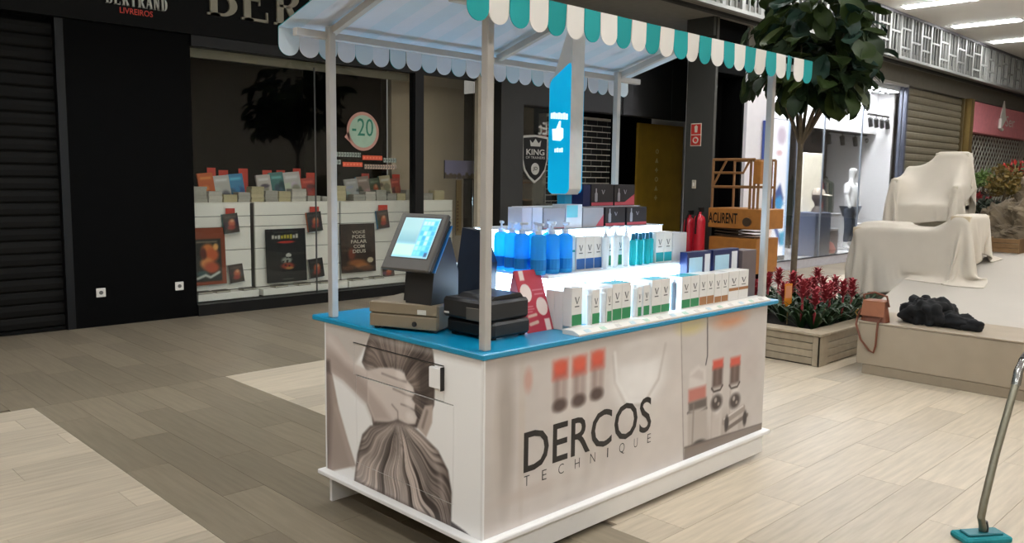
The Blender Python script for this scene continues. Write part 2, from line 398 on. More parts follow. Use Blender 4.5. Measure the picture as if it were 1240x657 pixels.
# ---- lettering with serifs on the fascia
def glyph(ch, b, ox, oz, h, wd, th, tn, y0, y1):
    """one serif capital as a solid: thick stems th, thin strokes tn"""
    def R(x0, x1, z0, z1): b.box(ox+x0*wd, ox+x1*wd, y0, y1, oz+z0*h, oz+z1*h)
    T = th/wd; n = tn/h
    def bowl(z0, z1, x0, x1):
        cz = (z0+z1)/2; rz = (z1-z0)/2; N_ = 14; oo = []; ii = []
        for k in range(N_+1):
            a = -PI/2+PI*k/N_; oo.append((x0+(x1-x0)*math.cos(a), cz+rz*math.sin(a))); ii.append((x0+(x1-x0-T*1.05)*math.cos(a), cz+(rz-n)*math.sin(a)))
        for k in range(N_):
            q = [oo[k], oo[k+1], ii[k+1], ii[k]]; b.prism([(ox+p[0]*wd, y0, oz+p[1]*h) for p in q], (0, y1-y0, 0))
    def diag(xa, za, xb, zb, t): b.prism([(ox+p[0]*wd, y0, oz+p[1]*h) for p in ((xa, za), (xa+t, za), (xb+t, zb), (xb, zb))], (0, y1-y0, 0))
    def stem(x, full=True):
        R(x, x+T, 0, 1); R(x-.09, x+T+.09, 0, n*.8); R(x-.09, x+T+.09, 1-n*.8, 1)
    if ch == 'B': stem(.1); R(.2, .5, 0, n); R(.2, .48, 1-n, 1); R(.2, .5, .5, .5+n); bowl(0, .5+n, .48, 1); bowl(.5, 1, .44, .9)
    if ch == 'E': stem(.1); R(.2, .92, 0, n); R(.2, .88, 1-n, 1); R(.2, .65, .5, .5+n); R(.88, .94, 0, .25); R(.84, .9, .77, 1); R(.62, .67, .4, .63)
    if ch == 'R': stem(.1); R(.2, .48, 1-n, 1); R(.2, .5, .46, .46+n); bowl(.46, 1, .46, .92); diag(.78, 0, .42, .48, T); R(.74, 1.06, 0, n*.8)
    if ch == 'T': R(.5-T/2, .5+T/2, 0, 1); R(.32, .68, 0, n*.8); R(.02, .98, 1-n, 1); R(.02, .07, .74, 1); R(.93, .98, .74, 1)
    if ch == 'A': diag(.05, 0, .45, 1, T*.45); diag(.72, 0, .42, 1, T); R(.25, .75, .33, .33+n*.8); R(-.05, .25, 0, n*.8); R(.62, 1.02, 0, n*.8)
    if ch == 'N': R(.12, .12+T*.45, 0, 1); R(.88-T*.45, .88, 0, 1); diag(.70, 0, .1, 1, T*.9); R(0, .32, 0, n*.8); R(.7, 1.0, 1-n*.8, 1)
    if ch == 'D': stem(.1); R(.2, .45, 0, n); R(.2, .45, 1-n, 1); bowl(0, 1, .42, .98)
LET = M('cream sign letters', (150, 144, 126), .5, var=.05)
sg = thing('sign_lettering', 'large cream serif capitals on the bookshop fascia', 'sign', (0, 6.92, 3.44))
for i, (ch, px) in enumerate(zip('BERTRAND', (250, 291, 331, 374, 0, 0, 0, 0))):
    ox = aY(6.92, px, 20)[0] if px else aY(6.92, 374, 20)[0]+.46*(i-3)
    b = MB(); glyph(ch, b, ox, 0.0, .46, .36, .085, .03, -.03, -.001); b.build('letter', LET, sg)
s2 = thing('sign_lettering', 'small bookseller name in white serif capitals with a red line, above the black panel', 'sign', (0, 6.92, 3.44))
xa = aY(6.92, 127, 5)[0]; xb = aY(6.92, 203, 5)[0]; pw = (xb-xa)/8
zl = aY(6.92, 165, 9)[2]-3.44
for i, ch in enumerate('BERTRAND'):
    b = MB(); glyph(ch, b, xa+i*pw+pw*.06, zl, .13, pw*.82, .02, .008, -.02, -.001); b.build('letter', M('white sign letters', (190, 188, 180), .5), s2)
p0 = aY(6.92, 145, 15.5); p1 = aY(6.92, 185, 19)
text_obj('red_lettering', 'LIVREIROS', M('red sign letters', (205, 58, 40), .5), (p0[0], -.003, p0[2]-3.44-.0), (1, 0, 0), (0, 0, 1), .062, p1[0]-p0[0], parent=s2, depth=.001, offset=.01)
# ---- window
w1 = struct(thing('window_1', 'black framed bookshop window', 'window', (0, 7, 0)), 'black framed bookshop window with glass panes'); del w1['category']
MB().box(1.89, 6.2, -.06, .08, 0, .13).build('bottom_rail', CHARC, w1); MB().box(1.89, 6.6, -.06, .08, 3.08, 3.2).build('top_rail', CHARC, w1)
mx0, mx1 = aY(7, 500, 150)[0], aY(7, 510, 150)[0]
MB().box(mx0, mx1, -.06, .08, .13, 3.08).build('mullion', CHARC, w1)
MB().box(1.89, mx0, .0, .012, .13, 3.08).build('pane', GLASS, w1); MB().box(mx1, 6.2, .0, .012, .13, 3.08).build('pane', GLASS, w1)
xj = aY(7, 383.5, 300)[0]; MB().box(xj-.006, xj+.006, -.004, .016, .13, 3.0).build('pane_joint', M('pane joint', (70, 70, 66), .5), w1)
MB().box(1.9, mx0, .10, .14, 2.975, 3.075).build('header_strip', M('beige header strip', (112, 106, 86), .6), w1)
struct(MB().box(mx1, 6.62, 7.7, 7.8, 0, 3.2).build('wall_inner', M('beige shop wall', (186, 170, 146), .75, var=.05, scale=3)), 'beige wall inside the bookshop window')
struct(MB().box(6.2, 6.52, 6.9, 6.98, 0, 3.2).build('trim_3', M('beige column', (172, 162, 142), .6)), 'narrow beige column at the end of the bookshop window')
struct(MB().box(1.5, 5.3, 10, 10.1, 0, 4.2).box(1.5, 1.6, 7.3, 10, 0, 4.2).box(5.1, 5.2, 7.81, 10, 0, 4.2).build('wall_shop_inner', M('dark shop interior', (12, 11, 10), .8, var=.3, scale=1, spec=.1)), 'dark interior of the closed bookshop')
# bluish glass reflection painted on a board, with tree silhouettes; kraft strip
p0 = aY(7.66, 539, 216); p1 = aY(7.66, 579, 195)
pt = Paint(p0[0], p1[0], p0[2], p1[2], .012, (176, 170, 206)); r_ = np.random.default_rng(3)
for k in range(16): pt.ell(p0[0]+(p1[0]-p0[0])*r_.random(), p0[2]+.01+.05*r_.random()**2, .03+.02*r_.random(), .03+.03*r_.random(), (128, 112, 96), .5)
t = thing('reflection_panel', 'pale lilac window reflection painted on a panel at the beige bookshop wall', 'picture', (p0[0], 7.69, p0[2])); MB().box(0, p1[0]-p0[0], -.02, 0, 0, p1[2]-p0[2]).build('board', CHARC, t)
pt.build('picture', (-p0[0], -.022, -p0[2]), (1, 0, 0), (0, 0, 1), PRINTM, t)
p0 = aY(7.66, 553, 285); p1 = aY(7.66, 560, 218)
pt = Paint(0, p1[0]-p0[0], 0, p1[2]-p0[2], .01, (176, 146, 92))
for k in range(9): pt.rect(.02, .05, .08+k*.055, .11+k*.055, (120, 84, 50))
t = thing('kraft_strip', 'narrow upright kraft-coloured banner below the lilac panel', 'banner', (p0[0], 7.69, p0[2])); MB().box(0, p1[0]-p0[0], -.01, 0, 0, p1[2]-p0[2]).build('backing', CHARC, t); pt.build('print', (0, -.012, 0), (1, 0, 0), (0, 0, 1), PRINTM, t)

# ---- white display units behind the glass
DW = M('display white', (246, 242, 230), .55, var=.03, scale=3); DWJ = M('display joint', (120, 116, 106), .7)
YD = 7.30
def zrow(px, py): return aY(YD, px, py)[2]
XU = 6.05
xs_units = [(aY(YD, 236, 300)[0]-.06, aY(YD, 304, 300)[0]), (aY(YD, 309, 300)[0], aY(YD, 413, 300)[0]-.02), (aY(YD, 413, 300)[0], XU)]
zt = 1.30; rows = [.23, .46, .72, 1.00, 1.135, 1.30]
names = ('white display unit at the left of the bookshop window, with an orange poster', 'white display unit in the middle of the bookshop window, with a black poster', 'white display unit at the right of the bookshop window, with a brown poster')
for i, (a, b_) in enumerate(xs_units):
    t = thing('display_unit', names[i], 'display', (a, YD, .0), 0, 'bookshop window displays'); L_ = b_-a
    MB().box(0, L_, .03, .34, .0, zt-.012).build('carcass', DWJ, t)
    for k in range(len(rows)-1): MB().cbox(.002, L_-.002, 0, .03, rows[k]+.004, rows[k+1]-.004, .003).build('panel', DW, t)
    MB().cbox(-.002, L_+.002, -.004, .345, zt-.012, zt+.004, .003).build('top', DW, t); MB().cbox(.002, L_-.002, -.19, -.001, .14, .225, .004).build('step', DW, t)
COVERS = [(196, 92, 34), (186, 182, 172), (58, 128, 168), (198, 188, 178), (70, 120, 116), (196, 190, 182), (176, 60, 44), (180, 178, 172), (150, 130, 118), (74, 86, 66), (190, 176, 140), (160, 64, 48)]
PAGE = M('page edges', (196, 190, 172), .8, var=.12, scale=60)
def cover_paint(w_, h_, base, seed, step=.02):
    r = np.random.default_rng(seed); p = Paint(0, w_, 0, h_, step, base)
    for k in range(4):
        c = np.clip(np.array(base)*(.45+.75*r.random())+r.integers(-14, 22, 3), 5, 225)
        p.ell(w_*r.random(), h_*(.1+.55*r.random()), w_*(.14+.2*r.random()), h_*(.07+.13*r.random()), c, .5)
    p.rect(w_*.15, w_*.85, h_*.78, h_*.86, np.clip(np.array(base)*1.5+25, 0, 240), alpha=.7)
    if max(base) < 110: p.ell(w_*.55, h_*.5, w_*.22, h_*.2, (190, 96, 60), .6); p.ell(w_*.5, h_*.28, w_*.25, h_*.12, (150, 60, 48), .6); p.ell(w_*.6, h_*.62, w_*.12, h_*.08, (214, 150, 110), .6)
    return p
def book(px0, py0, px1, py1, base, seed, label, y=7.36, lean=.06, zbase=None, group='books standing in the bookshop window', tilt=True, cat='book'):
    p0 = aY(y, px0, py1); p1 = aY(y, px1, py0); w_ = p1[0]-p0[0]; z0 = p0[2] if zbase is None else zbase; h_ = p1[2]-z0
    t = thing('book', label, cat, (p0[0], y, z0), 0, group); t.rotation_euler = (-lean, -.09, 0)
    MB().box(.003, w_-.003, .004, .026, .003, h_-.003).build('pages', PAGE, t); MB().box(0, w_, .0, .004, 0, h_).box(0, w_, .026, .03, 0, h_).box(0, .004, .004, .026, 0, h_).build('cover', M('book cloth %d' % (seed % 6), base, .5), t)
    cover_paint(w_, h_, base, seed, max(.008, w_/14)).build('cover_print', (0, -.0015, 0), (1, 0, 0), (0, 0, 1), PRINTM, t); return t
RT = M('red shelf tag', (198, 62, 44), .6)
tops = [(244, 210, 262, 236, 0, 'orange'), (262, 213, 281, 238, 1, 'glossy white'), (280, 211, 298, 238, 2, 'sky blue'), (315, 212, 331, 240, 3, 'cream and green'), (331, 209, 347, 238, 4, 'teal and yellow'), (347, 209, 367, 234, 5, 'white and brown'), (368, 216, 384, 238, 6, 'grey and red'),
        (421, 217, 436, 236, 7, 'pale glossy'), (435, 214, 450, 235, 8, 'grey-brown'), (450, 216, 463, 236, 9, 'dark green'), (463, 213, 476, 236, 10, 'yellow and white'), (476, 216, 487, 236, 11, 'dark red')]
for i, (a, b_, c, d, k, nm) in enumerate(tops):
    book(a, b_, c, d+6, COVERS[k], 20+i, nm+' book standing upright behind the book piles in the bookshop window', 7.52, .14, zt+.005)
for i, (px, py, w_) in enumerate(((251, 203, 10), (265, 206, 11), (289, 204, 11), (318, 206, 11), (335, 206, 10), (355, 204, 9), (371, 209, 10), (438, 210, 9), (475, 211, 9))):
    p = aY(7.615, px, py+8); q = aY(7.615, px+w_, py)
    tag(MB().box(p[0], q[0], 7.615, 7.62, zt+.005, q[2]).build('price_flag', RT), ORD[i]+' red flag from the left rising behind the books in the bookshop window', 'flag', 'red flags in the bookshop window')
stacks = [(234, 251, 6, 8), (253, 269, 4, 1), (271, 287, 3, 10), (289, 303, 4, 7), (305, 320, 6, 10), (322, 337, 4, 3), (338, 352, 4, 10), (354, 371, 5, 1), (373, 388, 2, 8), (390, 398, 2, 7), (408, 419, 6, 10), (428, 442, 3, 7), (443, 455, 4, 1), (456, 468, 5, 8), (469, 480, 3, 7), (481, 491, 3, 10), (492, 500, 5, 3), (512, 524, 3, 7), (526, 538, 4, 10)]
r_ = np.random.default_rng(5)
for i, (a, b_, n, k) in enumerate(stacks):
    p0 = aY(7.34, a, 244); p1 = aY(7.34, b_, 244); t = thing('book_stack', (ORD+['last'])[i % 20]+' pile of books from the left on top of the white window displays' if i < 19 else '', 'books', (p0[0], 7.34, zt+.005), 0, 'piles of books in the bookshop window')
    z = 0; W_ = p1[0]-p0[0]
    for q in range(n):
        j = (r_.random()-.5)*.012; h = .026+.012*r_.random(); MB().box(j, W_+j, 0, .14, z+.0005, z+h).build('book', M('pile pages %d' % (k % 4), [(176, 172, 158), (196, 190, 176), (190, 178, 140), (168, 164, 152)][k % 4], .8, var=.12, scale=50, rnd=.12), t); z += h
# small books on the panel faces (held on ledges) and posters
small = [(272, 259, 290, 283, (52, 46, 40), 'small dark book with red figures on the left display panel, upper'), (279, 320, 296, 343, (60, 50, 44), 'small dark book with red figures on the left display panel, lower'), (374, 257, 391, 281, (40, 40, 38), 'small black book beside the black poster, upper'), (376, 313, 393, 337, (38, 36, 34), 'small black book beside the black poster, lower'), (458, 255, 472, 277, (70, 60, 52), 'small brown book beside the brown poster, upper'), (464, 322, 478, 336, (96, 84, 76), 'small grey book half hidden behind the till screen')]
for i, (a, b_, c, d, col, lb) in enumerate(small):
    t = book(a, b_, c, d, col, 60+i, lb, YD-.06, .08, group='small books on the display panels')
    p = t.location; w_ = .19
    MB().box(0, w_, -.012, .055, -.012, -.002).build('holder', M('clear holder', (200, 200, 196), .2), t)
for i, (a, b_) in enumerate(((274, 257), (376, 255), (459, 253))):
    p = aY(YD-.05, a, b_); q = aY(YD-.05, a+11, b_-5); tag(MB().box(p[0], q[0], YD-.035, YD-.03, p[2]-.03, q[2]).build('price_flag', RT), ORD[i]+' small red flag from the left behind the books on the display panels', 'flag', 'red flags on the display panels')
def poster(px0, py0, px1, py1, label, fn, y=YD-.07, lean=.05, step=.016):
    p0 = aY(y, px0, py1); p1 = aY(y, px1, py0); w_ = p1[0]-p0[0]; h_ = p1[2]-p0[2]
    p0[2] = max(p0[2], .2275); h_ = p1[2]-p0[2]
    t = thing('poster', label, 'poster', (p0[0], y, p0[2])); t.rotation_euler = (-lean, 0, 0); MB().cbox(0, w_, 0, .012, 0, h_, .002).build('board', CHARC, t)
    p = fn(w_, h_, step); p.build('print', (0, -.0015, 0), (1, 0, 0), (0, 0, 1), PRINTM, t); return t, w_, h_
def pf1(w_, h_, st):
    p = Paint(0, w_, 0, h_, st*.7, (136, 62, 30)); p.rect(-.1, w_*.86, h_*.06, h_*.80, (28, 34, 30))
    for (u, v, a, b_, c) in ((.45, .62, .2, .1, (206, 120, 56)), (.58, .52, .2, .12, (196, 92, 48)), (.40, .38, .2, .10, (214, 132, 70)), (.55, .30, .24, .10, (182, 76, 40)), (.3, .55, .1, .1, (96, 40, 28)), (.7, .66, .08, .06, (230, 170, 96)), (.25, .2, .18, .05, (52, 84, 84))): p.ell(w_*u, h_*v, w_*a, h_*b_, c, .6)
    p.rect(w_*.1, w_*.75, h_*.74, h_*.765, (150, 136, 116), alpha=.8); p.stroke([(w_*.1, h_*.12), (w_*.35, h_*.17), (w_*.5, h_*.13), (w_*.78, h_*.21)], .03, (196, 200, 190)); return p
def pf2(w_, h_, st):
    p = Paint(0, w_, 0, h_, st*.6, (20, 22, 21)); r = np.random.default_rng(4)
    for k in range(9): p.rect(w_*(.15+.075*k), w_*(.15+.075*k+.055), h_*(.80+.02*r.random()), h_*(.87+.03*r.random()), (206, 190, 60) if 2 < k < 7 else (206, 204, 190))
    p.ell(w_*.5, h_*.75, w_*.22, h_*.02, (190, 50, 34), .5); p.rect(w_*.2, w_*.8, h_*.93, h_*.945, (110, 108, 100), alpha=.7)
    p.ell(w_*.55, h_*.50, w_*.07, h_*.04, (196, 196, 186)); p.ell(w_*.5, h_*.41, w_*.13, h_*.06, (150, 158, 146), .6); p.ell(w_*.52, h_*.30, w_*.17, h_*.06, (150, 56, 40), .6); p.ell(w_*.56, h_*.26, w_*.1, h_*.025, (180, 130, 70), .6)
    for k in range(8): p.ell(w_*(.36+.3*r.random()), h_*(.27+.2*r.random()), w_*.03, h_*.015, (30, 28, 26))
    p.rect(w_*.38, w_*.66, h_*.05, h_*.06, (130, 128, 120)); return p
def pf3(w_, h_, st):
    p = Paint(0, w_, 0, h_, st*.7, (52, 38, 28)); p.noise(.5, 2); r = np.random.default_rng(9)
    for (u, v, a, b_, c) in ((.45, .2, .25, .07, (150, 92, 50)), (.6, .13, .2, .06, (172, 110, 62)), (.3, .38, .1, .12, (120, 58, 38)), (.7, .08, .22, .05, (104, 66, 40)), (.2, .1, .18, .05, (96, 60, 36))): p.ell(w_*u, h_*v, w_*a, h_*b_, c, .7)
    p.ell(w_*.84, h_*.24, w_*.09, h_*.055, (206, 190, 160)); return p
poster(236, 275, 273, 346, 'orange-brown framed poster of warm-lit faces at the left of the window', pf1)
poster(324, 276, 371, 343, 'black poster with yellow lettering and a small emblem', pf2)
t3, w_, h_ = poster(414, 270, 455, 331, 'brown poster with white lettering beside the till screen', pf3)
for k, (s_, ww) in enumerate((('VOCÊ', .38), ('PODE', .38), ('FALAR', .46), ('COM', .32), ('DEUS', .38))):
    text_obj('lettering', s_, M('poster cream ink', (206, 198, 178), .6), (w_*.52-w_*ww/2, -.003, h_*(.80-.1*k)), (1, 0, 0), (0, 0, 1), h_*.07, w_*ww, parent=t3, depth=.0005, offset=.015)
# flat books lying on the step
for i, (px, col) in enumerate(((246, (84, 78, 70)), (268, (92, 84, 70)), (300, (70, 62, 56)), (338, (60, 58, 56)), (366, (66, 62, 58)), (392, (60, 58, 56)), (430, (70, 60, 52)), (456, (76, 66, 60)))):
    p = aY(YD-.12, px, 352-(px-246)*.1); o = thing('book', ORD[i]+' book from the left lying flat on the step of the window displays', 'book', (p[0], YD-.13, .2258), .1, 'books lying flat in the bookshop window')
    MB().box(-.09, .09, -.05, .07, .004, .022).build('pages', PAGE, o); MB().box(-.093, .093, -.053, .073, .022, .026).box(-.093, .093, -.053, .073, 0, .004).build('cover', M('flat cover %d' % (i % 3), col, .5), o)
# decals on the glass
c0 = aY(6.985, 440, 159); Rr = (aY(6.985, 459, 159)[0]-aY(6.985, 422, 159)[0])/2
dc = thing('window_sticker', 'round mint discount sticker on the bookshop glass', 'sticker', (c0[0], 6.995, c0[2]))
def disc(b, r, y, n=40, cx=0, cz=0, sx=1): b.prism([(cx+r*sx*math.cos(2*PI*k/n), y, cz+r*math.sin(2*PI*k/n)) for k in range(n)], (0, .0015, 0)); return b
disc(MB(), Rr*1.05, -.003).prism([(-Rr*1.2, -.003, -Rr*.35), (-Rr*.85, -.003, -Rr*.62), (-Rr*.9, -.003, 0)], (0, .0015, 0)).build('rim', M('sticker rim', (178, 128, 112), .5), dc); disc(MB(), Rr*.88, -.006).build('disc', M('sticker mint', (150, 176, 152), .5), dc)
text_obj('lettering', '-20', M('sticker green ink', (24, 110, 86), .5), (-Rr*.72, -.0065, -Rr*.25), (1, 0, 0), (0, 0, 1), Rr*.95, Rr*1.38, parent=dc, depth=.001)
dt = thing('window_sticker', 'two-line white and orange slogan sticker on the bookshop glass', 'sticker', (c0[0], 6.995, c0[2]-.4))
r_ = np.random.default_rng(8)
for (a, b_, yy, col) in ((399, 437, 187, 0), (439, 463, 191, 1), (464, 480, 194, 0), (399, 413, 196, 0), (415, 439, 199, 1), (441, 480, 202, 2)):
    p = aY(6.99, a, yy+3); q = aY(6.99, b_, yy-3); c_ = [(150, 160, 148), (206, 82, 50), (176, 150, 130)][col]
    pt = Paint(0, q[0]-p[0], 0, .06, .008, c_)
    if col == 0 or col == 2:
        for k in range(int((b_-a)/1.6)): u = k*.042; pt.rect(u, u+.012, -.1, .1, (40, 44, 40), alpha=.8); pt.ell(u+.022, .03, .008, .012, (60, 66, 60), .5)
    else:
        for k in range(int((b_-a)/2.2)): pt.ell(.03+k*.05, .03, .014, .014, (226, 120, 90), .5)
    pt.build('slogan', (p[0]-c0[0], -.004, (p[2]+q[2])/2-.03-(c0[2]-.4)), (1, 0, 0), (0, 0, 1), PRINTM, dt)

# ================================================================== SPORTS SHOP (dark) between bookshop and pillar
struct(MB().box(6.6, 7.08, 6.82, 7.2, 0, 4.24).build('trim_4', DARKG), 'dark grey pier right of the bookshop')
up = struct(MB().box(7.08, 14, 6.9, 7.0, 2.78, 4.24).build('wall_header', M('header seam dark', (14, 14, 13), .6)), 'dark grey panelled wall above the sports shop')
for (a, b_) in ((7.09, 8.2), (8.22, 9.62), (9.64, 11.1), (11.12, 12.6)): MB().cbox(a, b_, 6.88, 6.9, 2.79, 4.2, .004).build('panel', DARKG, up)
struct(MB().box(7.0, 12.3, 8.2, 8.3, 0, 3).box(6.9, 7.0, 7.2, 8.3, 0, 3).build('wall_inner_sports', BLACKW), 'black interior of the sports shop')
w3_ = struct(thing('window_3', 'sports shop glass', 'window', (0, 7.003, 0)), 'dark glass front of the sports shop'); del w3_['category']
MB().box(7.08, 8.34, 0, .01, .08, 2.78).build('pane', GLASS, w3_); MB().box(7.08, 8.34, -.02, .03, 0, .08).build('bottom_rail', CHARC, w3_); MB().box(8.34, 8.4, -.02, .03, 0, 2.78).build('frame_post', CHARC, w3_)
# brick wall
BR = M('black glazed brick', (22, 21, 20), .35, var=.15, rnd=.25)
bw = struct(MB().box(8.35, 10.1, 7.52, 7.7, 0, 2.76).build('wall_brick', M('white mortar', (226, 220, 206), .8)), 'black glazed brick wall with pale joints in the sports shop')
bms = {}
def brick(x0, x1, z):
    k = round(x1-x0, 3)
    if k not in bms: bms[k] = MB().cbox(0, k, -.012, .01, 0, .088, .004).mesh('brick', BR)
    o = link('brick', bms[k], bw); o.location = (x0, 7.52, z)
z = .02; j = 0
while z < 2.66:
    x = 8.36-(.15 if j % 2 else 0)
    while x < 10.08:
        a, b_ = max(x, 8.36), min(x+.285, 10.09)
        if b_-a > .03: brick(a, b_, z)
        x += .30
    z += .104; j += 1
# gold wall with pale symbols
gp = thing('gold_panel', 'olive gold wall panel with a column of pale symbols', 'panel', (aY(7.3, 772, 200)[0], 7.3, 0))
gw = aY(7.3, 826, 200)[0]-gp.location.x
MB().box(0, gw, 0, .05, 0, 2.72).build('board', M('olive gold paint', (170, 136, 40), .6, var=.2, scale=2.5), gp)
sx_ = aY(7.3, 795, 200)[0]-gp.location.x
for k, z in enumerate((2.2, 2.02, 1.84, 1.66, 1.48, 1.3)):
    b = MB()
    if k % 3 == 0: b.tube([(sx_+.04*math.cos(a), -.006, z+.04*math.sin(a)) for a in np.linspace(0, 2*PI, 13)], .007, 5)
    elif k % 3 == 1: b.prism([(sx_-.05, -.008, z-.04), (sx_+.05, -.008, z-.04), (sx_, -.008, z+.05)], (0, .008, 0))
    else: b.box(sx_-.045, sx_+.045, -.008, 0, z-.012, z+.012).box(sx_-.012, sx_+.012, -.008, 0, z-.045, z+.045)
    b.build('symbol', M('pale symbol', (206, 192, 130), .6), gp)
# shield sign
sc = aY(6.98, 648, 190); shd = thing('shield_sign', 'black shield sign with white outline and lettering in the sports shop window', 'sign', (sc[0], 6.982, sc[2]))
def shield(k): return [(-.30*k, .33*k), (0, .355*k), (.30*k, .33*k), (.295*k, -.05*k), (.24*k, -.22*k), (.13*k, -.34*k), (0, -.42*k), (-.13*k, -.34*k), (-.24*k, -.22*k), (-.295*k, -.05*k)]
SW = M('sign white', (186, 184, 176), .5)
MB().prism([(a, 0, b_) for a, b_ in shield(1)], (0, .02, 0)).build('outline', SW, shd); MB().prism([(a, -.006, b_) for a, b_ in shield(.9)], (0, .006, 0)).build('field', CHARC, shd)
text_obj('lettering', 'KING', SW, (-.21, -.007, .03), (1, 0, 0), (0, 0, 1), .095, .42, parent=shd, depth=.002, offset=.02)
text_obj('lettering', 'OF TRAINERS', SW, (-.22, -.007, -.03), (1, 0, 0), (0, 0, 1), .04, .44, parent=shd, depth=.002)
disc(MB(), .095, -.009, 28, 0, -.19).build('emblem', SW, shd); text_obj('lettering', 'JD', CHARC, (-.05, -.0095, -.225), (1, 0, 0), (0, 0, 1), .07, .1, parent=shd, depth=.001, offset=.02)
MB().prism([(a, -.008, b_) for a, b_ in ((-.11, .17), (-.13, .27), (-.07, .22), (0, .29), (.07, .22), (.13, .27), (.11, .17))], (0, .004, 0)).build('crown', SW, shd)
q0 = aY(7.0, 652, 163); q1 = aY(7.0, 675, 149)
ss = thing('sign_lettering', 'white mirrored letters above the shield sign', 'sign', (q0[0], 7.0025, q0[2]))
text_obj('lettering', 'SSEt', SW, (0, 0, 0), (1, 0, 0), (0, 0, 1), q1[2]-q0[2], q1[0]-q0[0], parent=ss, depth=.002, offset=.02, mirror=True)
q0 = aY(7.1, 655, 248); st_ = thing('display_stand', 'pale grey display pedestal under the shield sign', 'stand', (q0[0], 7.2, 0))
MB().cbox(-.1, .16, 0, .25, 0, 1.62, .006).build('column', M('pale pedestal', (140, 136, 124), .6), st_); MB().cbox(-.02, .32, -.1, .1, 1.20, 1.23, .004).build('shelf', M('pale pedestal', (140, 136, 124), .6), st_)

# ================================================================== RECESS, PILLAR, LIFT
struct(MB().box(9.59, 9.66, 5.0, 5.52, 0, 4.24).box(9.52, 9.59, 5.02, 5.52, 3.95, 4.24).build('trim_5', GREYP), 'grey pillar carrying the fire signs')
struct(MB().box(9.66, 10.62, 5.46, 5.52, 0, 4.24).box(10.56, 10.62, 5.06, 5.46, 0, 4.24).box(9.66, 10.56, 5.06, 5.46, 3.4, 4.24).build('wall_recess', BLACKW), 'black recess beside the grey pillar')
XP = 9.588
p0 = aX(XP, 836, 177); p1 = aX(XP, 850, 149); fs = thing('fire_sign', 'red and white fire equipment sign on the grey pillar', 'sign', (XP, p0[1], p0[2])); FW = p0[1]-p1[1]; FH = p1[2]-p0[2]
RED = M('safety red', (186, 44, 34), .5); FWH = M('safety white', (206, 196, 178), .5)
MB().cbox(-.008, -.001, -FW, 0, 0, FH, .002).build('plate', FWH, fs)
MB().box(-.011, -.008, -FW*.94, -FW*.06, FH*.52, FH*.96).build('upper_field', RED, fs); MB().box(-.011, -.008, -FW*.94, -FW*.06, FH*.04, FH*.48).build('lower_field', RED, fs)
MB().prism([(-.013, -FW*a, FH*b_) for a, b_ in ((.40, .60), (.62, .60), (.66, .86), (.52, .92), (.36, .86))], (.002, 0, 0)).build('pictogram', FWH, fs)
MB().tube([(-.013, -FW*.5+FW*.22*math.cos(a), FH*.26+FW*.22*math.sin(a)) for a in np.linspace(0, 2*PI, 17)], .011, 6).build('hose_ring', FWH, fs)
p0 = aX(XP, 841, 223); t = thing('call_switch', 'small cream switch on the grey pillar below the fire sign', 'switch', (XP, p0[1], p0[2])); MB().cbox(-.03, -.001, -.035, .035, -.07, .07, .006).build('body', M('cream plastic', (186, 178, 160), .4), t); MB().box(-.034, -.03, -.015, .015, -.03, .03).build('button', WHITE, t)
ER = M('extinguisher red', (176, 22, 40), .3)
for i, (px, dy) in enumerate(((833, 0), (843, 0))):
    p = aX(9.40-.14*i, px+1+2*i, 295); t = thing('fire_extinguisher', ('left red fire extinguisher below the pillar sign', 'right red fire extinguisher below the pillar sign')[i], 'extinguisher', (9.40-.14*i, p[1], 0), 0, 'fire extinguishers')
    MB().lathe([(.095, 0), (.095, .5), (.08, .56), (.03, .6), (.03, .64)], (0, 0, .45+.06*i), 18).build('cylinder', ER, t, True); MB().box(-.02, .09, -.02, .02, 1.09+.06*i, 1.16+.06*i).build('valve', CHARC, t)
    MB().tube([(-.02, 0, 1.12+.06*i), (-.1, 0, 1.05), (-.11, 0, .8)], .014, 6).build('hose', CHARC, t); MB().box(-.1, .1, -.1, .1, 0, .02).cbox(-.09, .09, -.09, .09, .02, .45+.06*i, .01).build('stand', M('extinguisher stand', (70, 20, 20), .5), t)
# scissor lift
LO = M('lift orange paint', (160, 104, 42), .55, var=.15); XL = 9.38
l0 = aX(XL, 857, 268); l1 = aX(XL, 921, 268); LW = l0[1]-l1[1]
lf = thing('scissor_lift', 'orange scissor lift parked beside the dark recess', 'lift', (XL, l0[1], 0), -PI/2)
def lz(px, py): return aX(XL, px, py)[2]
zpt, zpb, zch = lz(880, 252), lz(880, 276), lz(880, 287)
MB().cbox(0, LW, 0, .72, zpb, zpt, .012).build('platform', LO, lf); MB().cbox(.02, LW-.06, .02, .7, .22, zch, .01).build('chassis', LO, lf)
for (a, b_) in ((.2, 0), (.2, .62), (LW-.4, 0), (LW-.4, .62)):
    MB().lathe([(.06, 0), (.17, .005), (.17, .085), (.06, .09)], seg=18, T=Matrix.Translation((a+.1, b_+.1, .17))@Matrix.Rotation(PI/2, 4, 'X')).build('wheel', CHARC, lf)
for q in range(3):
    zz = zch+(zpb-zch)*(q+.5)/3; hh = (zpb-zch)*.33
    for s_ in (-1, 1): MB().prism([(.1 if s_ > 0 else LW-.15, .05+.3*(s_ > 0), zz-hh*.5), (.1 if s_ > 0 else LW-.15, .05+.3*(s_ > 0), zz-hh*.15), (LW-.15 if s_ > 0 else .1, .05+.3*(s_ > 0), zz+hh*.5), (LW-.15 if s_ > 0 else .1, .05+.3*(s_ > 0), zz+hh*.15)], (0, .05, 0)).build('scissor_arm', M('lift dark steel', (60, 44, 28), .5), lf)
zr1, zr2, zr3 = lz(880, 193), lz(880, 209), lz(880, 226)
RO = M('lift rail paint', (136, 96, 56), .5)
